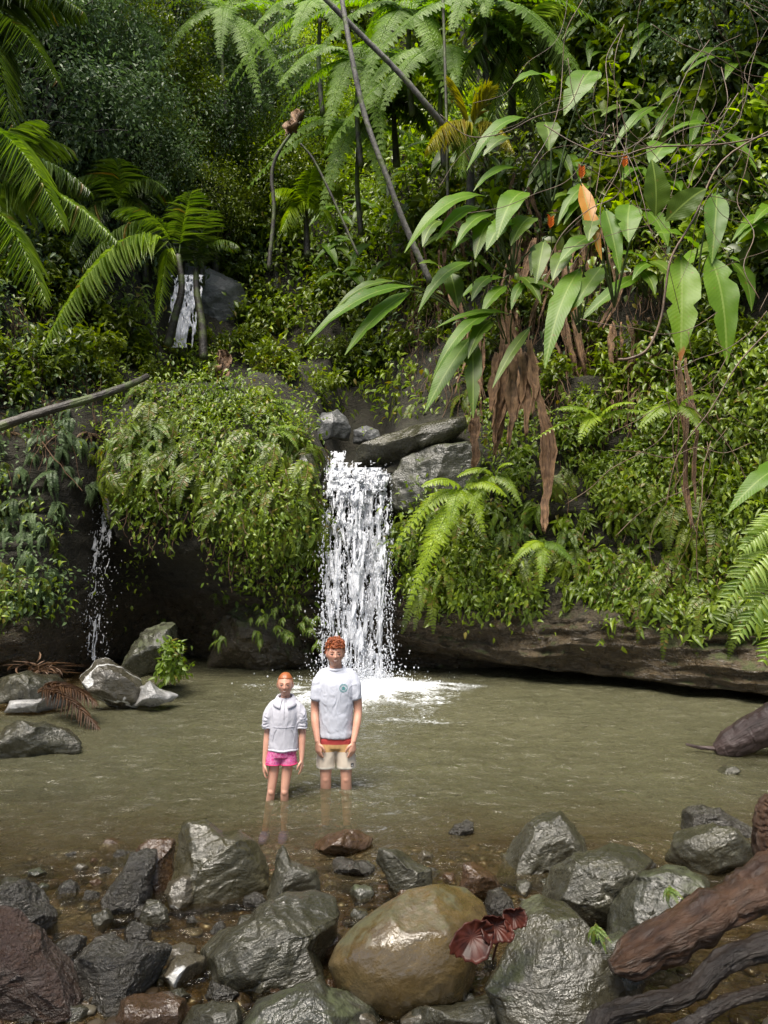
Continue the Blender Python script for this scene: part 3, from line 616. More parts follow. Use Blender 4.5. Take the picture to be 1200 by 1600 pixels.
rock('rock', 'flat submerged slab between the left edge and the black rock', 'brown', [(80,1372),(95,1345),(130,1332),(155,1345),(140,1368),(105,1378)], 51, .9, facets=4, group=G_NEAR, zbase=-.1, lift=-.10)
rock('rock', 'small flat rock just showing above the water at right', 'slate', [(1118,1206),(1130,1198),(1150,1198),(1156,1206),(1140,1212)], 521, .8, facets=3, sub=4, group=G_NEAR)
# rocks on the left spit
G_SPIT = 'rocks on the spit at the left of the pool'
rock('rock', 'grey layered slab in the water nearest the left edge', 'slate', [(-30,1180),(0,1150),(20,1122),(60,1128),(105,1140),(130,1160),(125,1178),(60,1188)], 61, .7, facets=8, group=G_SPIT)
rock('rock', 'streaked brown rock with white veins on the left spit', 'vein', [(125,1095),(128,1055),(150,1030),(170,1025),(195,1040),(215,1055),(228,1080),(215,1102),(170,1106)], 62, .7, facets=9, group=G_SPIT, D=10.6)
rock('rock', 'white quartz rock tapering into the water on the left spit', 'quartz', [(205,1100),(215,1075),(232,1064),(250,1075),(280,1085),(270,1094),(235,1100)], 63, .7, facets=8, group=G_SPIT, D=10.7)
rock('rock', 'flat grey slab behind the fallen palm frond', 'slate', [(-20,1092),(0,1060),(40,1050),(90,1052),(106,1066),(104,1088),(60,1098)], 64, .8, facets=7, group=G_SPIT, D=10.6)
rock('rock', 'pale white slab face below the flat grey slab', 'quartz', [(14,1110),(20,1096),(60,1092),(100,1092),(98,1104),(60,1110)], 65, .6, facets=5, group=G_SPIT, D=10.4)
rock('rock', 'brown pointed rock behind the small leafy bush on the spit', 'mossy', [(190,1040),(205,1010),(225,985),(255,966),(275,972),(285,1000),(300,1030),(270,1046),(220,1050)], 66, .8, facets=8, rough=1.6, group=G_SPIT, D=12.2)
# rocks round the lip of the fall
G_LIP = 'rocks round the lip of the waterfall'
rock('boulder', 'pale grey boulder above the waterfall lip', 'grey', [(490,682),(488,655),(500,640),(525,638),(545,650),(552,668),(545,684)], 71, .9, D=15.6, facets=7, group=G_LIP)
rock('boulder', 'smaller pale grey boulder right of the one above the lip', 'grey', [(550,690),(553,672),(572,664),(592,672),(598,688),(575,694)], 72, .9, D=15.7, facets=6, group=G_LIP)
rock('rock', 'long dark overhanging slab right of the waterfall lip', 'slate', [(556,722),(556,700),(590,682),(640,668),(700,655),(728,650),(732,665),(700,690),(650,702),(620,720),(580,722)], 73, .5, D=14.25, facets=3, group=G_LIP, sub=6, rough=1.4)
rock('rock', 'mossy brown block left of the waterfall lip', 'mossy', [(462,720),(470,692),(490,686),(502,705),(505,750),(500,800),(488,800),(468,765)], 74, .8, D=13.9, facets=8, group=G_LIP)
rock('boulder', 'dark bulging rock under the slab right of the fall', 'mossy', [(608,790),(612,745),(630,718),(680,700),(730,690),(770,720),(775,770),(740,800),(660,805)], 75, .4, D=14.0, facets=3, group=G_LIP, sub=6, rough=1.6)

# gravel and small stones over the bed of the shallows: nobody could count them
def gravel():
    rng = np.random.default_rng(9); mb = MB(); n = 2600
    X = rng.uniform(-3.4, 3.2, n); Y = 2.4 + rng.random(n) ** 1.2 * 4.0; Z = bed_height(X, Y); r = .014 + .05 * rng.random(n) ** 3.2
    v, t = ico(2); base = [unit(v) * (1 + .28 * fbm(v * 1.4 + k * 7, 2, k)[:, None]) for k in range(6)]
    for k in range(6):
        s = np.arange(n)[k::6]; m = len(s); a = rng.random(m) * 6.28
        S = base[k][None] * np.stack([rng.uniform(.7, 1.3, m), rng.uniform(.6, 1.1, m), rng.uniform(.35, .7, m)], -1)[:, None]
        ca, sa = np.cos(a)[:, None], np.sin(a)[:, None]
        V = np.stack([S[:, :, 0] * ca - S[:, :, 1] * sa, S[:, :, 0] * sa + S[:, :, 1] * ca, S[:, :, 2]], -1) * r[s][:, None, None]
        V += np.stack([X[s], Y[s], Z[s] + r[s] * .2], -1)[:, None]
        mb.add(V.reshape(-1, 3), None, (t[None] + (np.arange(m) * len(v))[:, None, None]).reshape(-1, 3))
    m_, nt, out = new_mat('pebble_mix'); L = nt.links.new; g = N(nt, 'ShaderNodeNewGeometry')
    c = ramp(nt, g.outputs['Random Per Island'], [(.0, (.02, .016, .012)), (.35, (.05, .034, .018)), (.65, (.085, .057, .03)), (.85, (.06, .06, .048)), (1.0, (.13, .11, .075))])
    b = N(nt, 'ShaderNodeBsdfPrincipled', Roughness=.3); L(c.outputs[0], b.inputs['Base Color']); L(b.outputs[0], out.inputs[0])
    tag(mb.build('gravel', m_), kind='stuff')
gravel()

# ---------------------------------------------------------------- driftwood
M_REDLOG = bark_material('red_driftwood', (.028, .012, .006), (.082, .040, .018), rough=.36, scale=2.2, stretch=(1.6, 5, 5), bump=1.0, grain=True)
M_ROOT = bark_material('dark_root', (.008, .005, .003), (.022, .014, .008), rough=.35, scale=1.6, stretch=(1.5, 6, 6), bump=1.0, grain=True)
M_LOG = bark_material('grey_log', (.022, .018, .013), (.06, .05, .036), rough=.5, scale=1.2, stretch=(1.2, 6, 6), bump=.8, moss=.25, grain=True)
M_LOG2 = bark_material('purple_grey_log', (.030, .018, .017), (.08, .053, .05), rough=.4, scale=1.5, stretch=(1.2, 7, 7), bump=.8, grain=True)
def log_mesh(pts, radii, seed, n=44, m=150, lump=.22, flat=1.0):
    P = smooth_path(pts, m); R = np.interp(np.linspace(0, 1, m), np.linspace(0, 1, len(radii)), radii)
    v, q, t = tube(P, R, n=n, flat=flat); C = np.vstack([np.repeat(P, n, axis=0), P[:1], P[-1:]]); Rr = np.concatenate([np.repeat(R, n), R[:1], R[-1:]])
    d = v - C; nn = unit(d); s = 1 / max(radii)
    along = np.concatenate([np.repeat(np.arange(m) / m, n), [0, 1]])
    k = fbm(v * s * .7 + seed, 3, seed) * lump + ridged(np.stack([np.arctan2(nn[:, 2], nn[:, 0]) * 2.2, along * 5, nn[:, 1] * 2], -1) + seed, 3, seed + 3) * lump * .45 - np.clip(ridged(np.stack([np.arctan2(nn[:, 2], nn[:, 0]) * 3.4, along * 7 + .3 * np.arctan2(nn[:, 2], nn[:, 0]), nn[:, 1] * 3], -1) + seed + 7, 3, seed + 6) - .25, 0, 1) * lump * .8
    arc_ = np.concatenate([[0], np.cumsum(np.linalg.norm(np.diff(P, axis=0), axis=1))]); an_ = np.arange(n) * 2 * np.pi / n
    global GRAIN; GRAIN = np.stack([np.concatenate([np.repeat(arc_, n), arc_[:1], arc_[-1:]]), np.concatenate([np.tile(np.cos(an_), m), [0, 0]]) * max(radii), np.concatenate([np.tile(np.sin(an_), m), [0, 0]]) * max(radii)], -1) + seed
    return v + nn * (Rr * k)[:, None], q, t
def log(name, label, cat, pix, radii, mat, seed, group=None, **kw):
    pts = [at(*p) for p in pix]; v, q, t = log_mesh(pts, radii, seed, **kw)
    o = MB().add(v, q, t).build(name, mat, origin=np.array(pts[0]), attrs={'grain': GRAIN}); return tag(o, label, cat, group)
log('driftwood_log', 'thick red-brown driftwood log lying across the boulders at lower right', 'log', [(955, 1512, 3.2), (985, 1500, 3.22), (1045, 1468, 3.28), (1100, 1436, 3.34), (1150, 1406, 3.4), (1200, 1375, 3.46), (1300, 1320, 3.6)], [.03, .068, .088, .092, .094, .10, .105], M_REDLOG, 4, lump=.36)
log('log_snag', 'upright broken snag rising behind the red driftwood log at the right edge', 'log', [(1215, 1370, 3.62), (1200, 1330, 3.62), (1192, 1295, 3.62), (1197, 1262, 3.62), (1204, 1244, 3.62)], [.085, .065, .05, .05, .03], M_REDLOG, 14, lump=.4)
log('tree_root', 'dark twisting root below the red driftwood log', 'root', [(930, 1620, 2.95), (945, 1588, 3.0), (1010, 1572, 3.05), (1075, 1552, 3.1), (1115, 1515, 3.15), (1160, 1490, 3.2), (1260, 1468, 3.25)], [.036, .04, .037, .042, .04, .048, .05], M_ROOT, 5, lump=.35)
log('tree_root', 'thin dark root along the very bottom right corner', 'root', [(1000, 1640, 2.85), (1080, 1600, 2.9), (1150, 1560, 2.95), (1260, 1540, 3.0)], [.022, .026, .024, .024], M_ROOT, 6, lump=.3)
log('driftwood_log', 'purple-grey log end reaching into the pool at the right edge', 'log', [(1120, 1172, 8.3), (1140, 1163, 8.25), (1170, 1148, 8.2), (1215, 1128, 8.1), (1290, 1090, 8.0)], [.08, .14, .17, .2, .2], M_LOG2, 7, lump=.2)
log('fallen_log', 'long bare trunk leaning across the dark bank at left', 'log', [(-60, 690, 11.6), (0, 666, 11.8), (80, 640, 12.1), (150, 620, 12.5), (205, 600, 12.9), (230, 588, 13.2)], [.085, .08, .075, .07, .06, .055], M_LOG, 8, lump=.12)
log('stick', 'thin stick floating in front of the purple-grey log end', 'stick', [(1072, 1163, 8.3), (1095, 1168, 8.3), (1125, 1170, 8.25)], [.012, .02, .025], M_LOG2, 9, n=10, m=40)
# fallen brown palm frond by the spit
M_DEADFROND = leaf_material('dead_frond', (.03, .016, .008), (.075, .038, .018), (.15, .08, .038), rough=.5, transl=.15)
M_DEAD = leaf_material('dead_leaf', (.035, .018, .011), (.10, .055, .03), (.22, .135, .08), rough=.55, transl=.15)

# many smaller stones packed between the boulders
def packed_stones():
    rng = np.random.default_rng(17); mats = ['slate', 'dark', 'brown', 'slate', 'vein', 'olive', 'dark', 'mossy']; placed = []
    spots = [(x, y) for x, y in zip(rng.uniform(-20, 1010, 900), rng.uniform(1330, 1600, 900))]
    n = 0
    for x, y in spots:
        w = rng.uniform(24, 62) * (.55 + (y - 1330) / 270 * .9)
        if any((x - a) ** 2 + ((y - b) * 1.3) ** 2 < (.55 * (w + c)) ** 2 for a, b, c in placed): continue
        placed.append((x, y, w)); h = w * rng.uniform(.55, .85); a = np.arange(9) * 2 * np.pi / 9; r = rng.uniform(.75, 1.1, 9)
        poly = [(x + .5 * w * r[k] * math.cos(a[k]), y + .5 * h * r[k] * math.sin(a[k])) for k in range(9)]
        rock('stone', 'small wet stone packed between the near boulders', mats[rng.integers(8)], poly, 300 + n, .9, facets=5, sub=4, group='small stones between the near boulders', lift=-.02)
        n += 1
        if n > 120: break
packed_stones()

rock('rock_outcrop', 'pale grey wet rock face behind the slim palm trunks and far waterfall', 'grey', [(222, 560), (228, 480), (245, 430), (280, 408), (330, 405), (370, 430), (392, 470), (385, 530), (350, 565), (290, 570)], 81, .2, D=hit(310, 480)[0][1] - .05, facets=9, sub=6, cat='rock face', sink=1.2, square=.5, rough=1.3)
rock('mossy_ledge', 'mossy dark ledge under the left overhang beside the waterfall', M_LEDGE, [(318, 1040), (335, 985), (372, 945), (425, 930), (480, 935), (503, 965), (506, 1040)], 82, .5, D=14.9, facets=8, sub=6, cat='rock ledge', rough=1.6, square=.55)
# ================================================================ THE TWO BATHERS
def skin_material():
    m, nt, out = new_mat('skin'); L = nt.links.new
    a = N(nt, 'ShaderNodeAttribute', attribute_name='flush'); tc = N(nt, 'ShaderNodeTexCoord')
    n = N(nt, 'ShaderNodeTexNoise', Scale=14.0, Detail=4.0); L(tc.outputs['Object'], n.inputs['Vector'])
    c = mixc(nt, n.outputs[0], (.46, .235, .165), (.54, .30, .22))
    c = mixc(nt, a.outputs['Fac'], c, (.36, .10, .08))
    b = N(nt, 'ShaderNodeBsdfPrincipled', Roughness=.42); L(c, b.inputs['Base Color'])
    b.inputs['Subsurface Weight'].default_value = .12; b.inputs['Subsurface Radius'].default_value = (.02, .008, .004); b.inputs['Subsurface Scale'].default_value = .5
    L(b.outputs[0], out.inputs[0]); return m
def cloth_material(name, build, rough=.85, bump=.25, scale=26):
    m, nt, out = new_mat(name); L = nt.links.new
    tc = N(nt, 'ShaderNodeTexCoord'); b = N(nt, 'ShaderNodeBsdfPrincipled', Roughness=rough); b.inputs['Specular IOR Level'].default_value = .25
    c = build(nt, tc); L(c, b.inputs['Base Color']) if hasattr(c, 'is_output') else setattr(b.inputs['Base Color'], 'default_value', (*c, 1))
    mp = N(nt, 'ShaderNodeMapping'); L(tc.outputs['Object'], mp.inputs[0]); mp.inputs['Scale'].default_value = (1, 1, .45); mp.inputs['Rotation'].default_value = (0, .4, 0)
    n = N(nt, 'ShaderNodeTexNoise', Scale=scale, Detail=3.0, Distortion=.6); L(mp.outputs[0], n.inputs['Vector'])
    bp = N(nt, 'ShaderNodeBump', Strength=bump, Distance=.02); L(n.outputs[0], bp.inputs['Height']); L(bp.outputs[0], b.inputs['Normal'])
    L(b.outputs[0], out.inputs[0]); return m
def plain(name, col, rough=.6, metal=0.0):
    m, nt, out = new_mat(name); b = N(nt, 'ShaderNodeBsdfPrincipled', Roughness=rough, Metallic=metal); b.inputs['Base Color'].default_value = (*col, 1)
    nt.links.new(b.outputs[0], out.inputs[0]); return m
def _bands(nt, tc):
    s = N(nt, 'ShaderNodeSeparateXYZ'); nt.links.new(tc.outputs['Object'], s.inputs[0])
    r = ramp(nt, s.outputs[2], [(0, (.50, .44, .36)), (.632, (.72, .66, .55)), (.636, (.72, .66, .55)), (.765, (.40, .25, .11)), (.832, (.27, .035, .035))]); r.color_ramp.interpolation = 'CONSTANT'
    r.color_ramp.elements[0].color = (.56, .53, .47, 1); r.color_ramp.elements[1].color = (.49, .43, .36, 1); r.color_ramp.elements[2].color = (.49, .43, .36, 1)
    return r.outputs[0]
def _pink(nt, tc):
    v = N(nt, 'ShaderNodeTexNoise', Scale=30.0, Detail=2.0, Distortion=2.0); nt.links.new(tc.outputs['Object'], v.inputs['Vector'])
    return ramp(nt, v.outputs[0], [(.34, (.36, .015, .12)), (.46, (.52, .06, .23)), (.56, (.58, .25, .38)), (.66, (.42, .035, .26))]).outputs[0]
M_SKIN = skin_material()
M_TEE = cloth_material('white_cotton', lambda nt, tc: (.43, .45, .52), bump=.6, scale=14)
M_FLEECE = cloth_material('white_fleece', lambda nt, tc: (.44, .44, .495), bump=.55, scale=18)
M_SHORTS = cloth_material('banded_shorts', _bands); M_PINK = cloth_material('pink_print', _pink, rough=.5)
M_SEAM = plain('seam_grey', (.36, .36, .41)); M_TEAL = plain('teal_print', (.04, .22, .22)); M_BLACK = plain('black_patch', (.02, .02, .022)); M_WHITE_PRINT = plain('white_print', (.7, .7, .7))
M_EYE = plain('eye_white', (.30, .27, .25), .3); M_IRIS = plain('iris', (.05, .035, .025), .2)
M_SHOE_V = plain('violet_rubber', (.11, .08, .30)); M_SHOE_B = plain('black_rubber', (.03, .035, .05)); M_NAVY = plain('pink_piping', (.62, .03, .16))
def hair_material(name, a, b_):
    m, nt, out = new_mat(name); L = nt.links.new; tc = N(nt, 'ShaderNodeTexCoord'); g = N(nt, 'ShaderNodeNewGeometry')
    n = N(nt, 'ShaderNodeTexNoise', Scale=60.0, Detail=3.0); mp = N(nt, 'ShaderNodeMapping'); mp.inputs['Scale'].default_value = (3, .6, .6); L(tc.outputs['Object'], mp.inputs[0]); L(mp.outputs[0], n.inputs['Vector'])
    f = math_(nt, 'ADD', math_(nt, 'MULTIPLY', n.outputs[0], .6), math_(nt, 'MULTIPLY', g.outputs['Random Per Island'], .4))
    c = ramp(nt, f, [(.25, a), (.75, b_)]); b = N(nt, 'ShaderNodeBsdfPrincipled', Roughness=.38); L(c.outputs[0], b.inputs['Base Color'])
    bp = N(nt, 'ShaderNodeBump', Strength=.5, Distance=.004); L(n.outputs[0], bp.inputs['Height']); L(bp.outputs[0], b.inputs['Normal'])
    L(b.outputs[0], out.inputs[0]); return m
M_HAIR1 = hair_material('curly_red_hair', (.12, .022, .005), (.36, .10, .028)); M_HAIR2 = hair_material('sleek_red_hair', (.17, .035, .008), (.30, .095, .032))

def loft(rings, n=28):
    """closed surface through horizontal ellipses (cx, cy, cz, rx, ry)"""
    a = np.arange(n) * 2 * np.pi / n; V = []
    R = smooth_path(rings, 3 * len(rings))
    for cx, cy, cz, rx, ry in R: V.append(np.stack([cx + rx * np.cos(a), cy + ry * np.sin(a), np.full(n, cz)], -1))
    m = len(V); V = np.concatenate(V + [[R[0][:3]], [R[-1][:3]]]); i = np.arange(m - 1)[:, None] * n; j = np.arange(n)[None]; k = (j + 1) % n
    q = np.stack([i + j, i + k, i + n + k, i + n + j], -1).reshape(-1, 4); j = np.arange(n); k = (j + 1) % n
    t = np.vstack([np.stack([np.full(n, m * n), k, j], -1), np.stack([np.full(n, m * n + 1), (m - 1) * n + j, (m - 1) * n + k], -1)])
    return V, q, t
def limb(pts, radii, n=18, m=26, flat=1.0):
    P = smooth_path(pts, m); R = np.interp(np.linspace(0, 1, m), np.linspace(0, 1, len(radii)), radii); return tube(P, R, n=n, flat=flat, up=(0, 1, 0))
def ball(c, r):
    v, t = ico(4); return v * np.asarray(r) + np.asarray(c), None, t
def fuse(mb, voxel, smooth=4):
    """one continuous skin over the overlapping volumes in mb"""
    me = mb.mesh('fuse'); o = bpy.data.objects.new('fuse', me); COL.objects.link(o)
    r = o.modifiers.new('r', 'REMESH'); r.mode = 'VOXEL'; r.voxel_size = voxel
    s = o.modifiers.new('s', 'SMOOTH'); s.factor = .5; s.iterations = smooth
    dg = bpy.context.evaluated_depsgraph_get(); ev = o.evaluated_get(dg); m2 = ev.to_mesh()
    v = np.zeros(len(m2.vertices) * 3, np.float32); m2.vertices.foreach_get('co', v)
    m2.calc_loop_triangles(); t = np.zeros(len(m2.loop_triangles) * 3, np.int32); m2.loop_triangles.foreach_get('vertices', t)
    ev.to_mesh_clear(); bpy.data.objects.remove(o); bpy.data.meshes.remove(me)
    v = v.reshape(-1, 3).astype(float); t = t.reshape(-1, 3)
    return v, t
def normals(v, t):
    fn = np.cross(v[t[:, 1]] - v[t[:, 0]], v[t[:, 2]] - v[t[:, 0]]); n = np.zeros_like(v)
    for k in range(3): np.add.at(n, t[:, k], fn)
    return unit(n)
def face_shape(S, k):
    """head surface for unit directions S, k = head height / .235"""
    x, y, z = S[:, 0], S[:, 1], S[:, 2]
    X = .076 * np.sign(x) * np.abs(x) ** .95; Y = .096 * y; Z = .1175 * z
    lo = np.clip(-z, 0, 1); X = X * (1 - .36 * lo ** 1.8); Y = np.where(y > 0, Y * (1 - .35 * lo), Y * (1 - .10 * lo ** 3))
    X = X * (1 + .04 * np.clip(z, 0, 1)); f = np.clip(-y * 3, 0, 1); g = lambda a, b, sx, sz: np.exp(-(a / sx) ** 2 - (b / sz) ** 2); ax = np.abs(X)
    d = .021 * g(X, Z + .026, .011, .013) + .012 * g(X, Z - .0, .008, .022) - .009 * g(ax - .031, Z - .004, .015, .010) + .005 * g(ax - .028, Z - .024, .020, .008)
    d += .006 * g(X, Z + .058, .022, .010) - .006 * g(X, Z + .057, .024, .0035) + .008 * g(X, Z + .098, .020, .014) + .005 * g(ax - .042, Z + .022, .018, .018) - .004 * g(X, Z + .078, .02, .007)
    return np.stack([X, Y - f * d, Z], -1) * k
def head_parts(mb, c, k, yaw=0, tilt=0):
    R = np.array(Matrix.Rotation(yaw, 3, 'Z') @ Matrix.Rotation(tilt, 3, 'Y')); S, t = ico(5)
    mb.add(face_shape(S, k) @ R.T + c, None, t)
    for s in (-1, 1):
        mb.add((ico(3)[0] * np.array([.009, .018, .032]) * k + np.array([s * .078, .008, -.006]) * k) @ R.T + c, None, ico(3)[1])
    return R
def hand(mb, w, d, s, n, k=1.0, curl=.5):
    """hand at wrist w pointing along d, thumb towards s, palm facing n"""
    d, s, n = unit(d), unit(s), unit(n); w = np.asarray(w, float)
    L0 = .088 * k
    mb.add(*limb([w - d * .02 * k, w + d * .03 * k, w + d * L0 * .75, w + d * L0], [.024 * k, .033 * k, .038 * k, .030 * k], flat=.42) if False else hand_palm(w, d, s, n, L0, k))
    for i, (off, ln, rr, cu) in enumerate(((.028, .066, .0088, .8), (.010, .076, .0092, 1.0), (-.009, .070, .0088, 1.15), (-.026, .054, .0076, 1.35))):
        b = w + d * (L0 * (.93 - .06 * abs(off) / .028)) + s * off * k; dd = unit(d + s * off * 1.6); P = [b - dd * .02 * k, b]; a = 0
        for seg, fr in enumerate((.45, .32, .23)):
            a += curl * cu * (.5, .75, .55)[seg]; P.append(P[-1] + (dd * math.cos(a) + n * math.sin(a)) * ln * fr * k)
        mb.add(*limb(P, [rr * k, rr * k, rr * .96 * k, rr * .88 * k, rr * .7 * k], n=10, m=16))
    b = w + d * .022 * k + s * .024 * k
    mb.add(*limb([b, b + unit(d * .55 + s * .8 + n * .25) * .03 * k, b + unit(d * .8 + s * .5 + n * .35) * .058 * k, b + unit(d * .95 + s * .30 + n * .42) * .082 * k], [.014 * k, .0125 * k, .0105 * k, .0075 * k], n=10, m=16))
def hand_palm(w, d, s, n, L0, k):
    rows = [(-.02, .024, .019), (.02, .030, .019), (.5, .039, .017), (.85, .041, .015), (1.0, .036, .011)]
    a = np.arange(16) * 2 * np.pi / 16; V = []
    for f, rs, rn in rows:
        c = w + d * (f * L0 if f > .1 else f * k); V.append(c + np.outer(np.cos(a) * rs * k, s) + np.outer(np.sin(a) * rn * k, n))
    m = len(V); V = np.concatenate(V + [[w + d * -.02 * k], [w + d * L0 * 1.04]]); i = np.arange(m - 1)[:, None] * 16; j = np.arange(16)[None]; kk = (j + 1) % 16
    q = np.stack([i + j, i + kk, i + 16 + kk, i + 16 + j], -1).reshape(-1, 4); j = np.arange(16); kk = (j + 1) % 16
    t = np.vstack([np.stack([np.full(16, m * 16), kk, j], -1), np.stack([np.full(16, m * 16 + 1), (m - 1) * 16 + j, (m - 1) * 16 + kk], -1)])
    return V, q, t
def add_eyes(root, R, c, k):
    for s in (-1, 1):
        e = np.array([s * .031, -.0825, .003]) * k; S, t = ico(3); V = S * np.array([.0115, .0115, .0075]) * k + e
        MB().add(V @ R.T + c, None, t).build('eye', M_EYE, root)
        o = [x for x in root.children if x.name.startswith('eye') and not x.name.startswith('eyebrow')][-1]
        I = S * np.array([.0062, .004, .0062]) * k + e + np.array([0, -.0095, 0]) * k
        MB().add(I @ R.T + c, None, t).build('iris', M_IRIS, o)
        lid = [np.array([s * (.031 + .017 * u), -.094 + .004 * abs(u) + .012 * max(0, u) ** 2, .010 - .004 * u * u]) * k @ R.T + c for u in np.linspace(-1, 1, 7)]
        MB().add(*tube(lid, .0022 * k, 6)).build('eyelid', M_SKIN, root)
def eyebrows(root, R, c, k, mat):
    for s in (-1, 1):
        P = [np.array([s * (.012 + .036 * u), -.098 + .014 * u ** 2, .0235 + .004 * math.sin(u * 2.4)]) * k @ R.T + c for u in np.linspace(0, 1, 8)]
        MB().add(*tube(P, np.array([.0012, .002, .0024, .0024, .002, .0017, .0014, .001]) * k, 6)).build('eyebrow', mat, root)
def flush_attr(v, R, c, k):
    p = (v - c) @ R / k; g = lambda x, z, sx, sz: np.exp(-(x / sx) ** 2 - (z / sz) ** 2); fr = np.clip((-p[:, 1] - .05) * 40, 0, 1)
    a = .95 * g(p[:, 0], p[:, 2] + .058, .021, .0075) + .30 * g(np.abs(p[:, 0]) - .042, p[:, 2] + .02, .02, .016) + .25 * g(p[:, 0], p[:, 2] + .03, .012, .01)
    return np.clip(a * fr, 0, 1)
def teeth(root, R, c, k):
    P = [np.array([.017 * u, -.1015 + .006 * u * u, -.0555 + .003 * u * u]) * k @ R.T + c for u in np.linspace(-1, 1, 9)]
    MB().add(*tube(P, np.array([.001, .0022, .0028, .003, .003, .003, .0028, .0022, .001]) * k, 6)).build('teeth', M_EYE, root)
def folds(v, t, amp, freq, seed, zs=.5):
    n = normals(v, t); return v + n * (amp * ridged(v * np.array([freq, freq, freq * zs]) + fbm(v * 6, 2, seed)[:, None] * .8, 3, seed))[:, None]
def cut_flat(v, z): v = v.copy(); v[:, 2] = np.maximum(v[:, 2], z); return v
def shell_bvh(v, t): return BVHTree.FromPolygons([Vector(p) for p in v], t.tolist())
def front(bvh, x, z, off=.003):
    h = bvh.ray_cast(Vector((x, -1, z)), Vector((0, 1, 0)), 3)[0]
    return np.array([x, (h.y if h else -.12) - off, z])

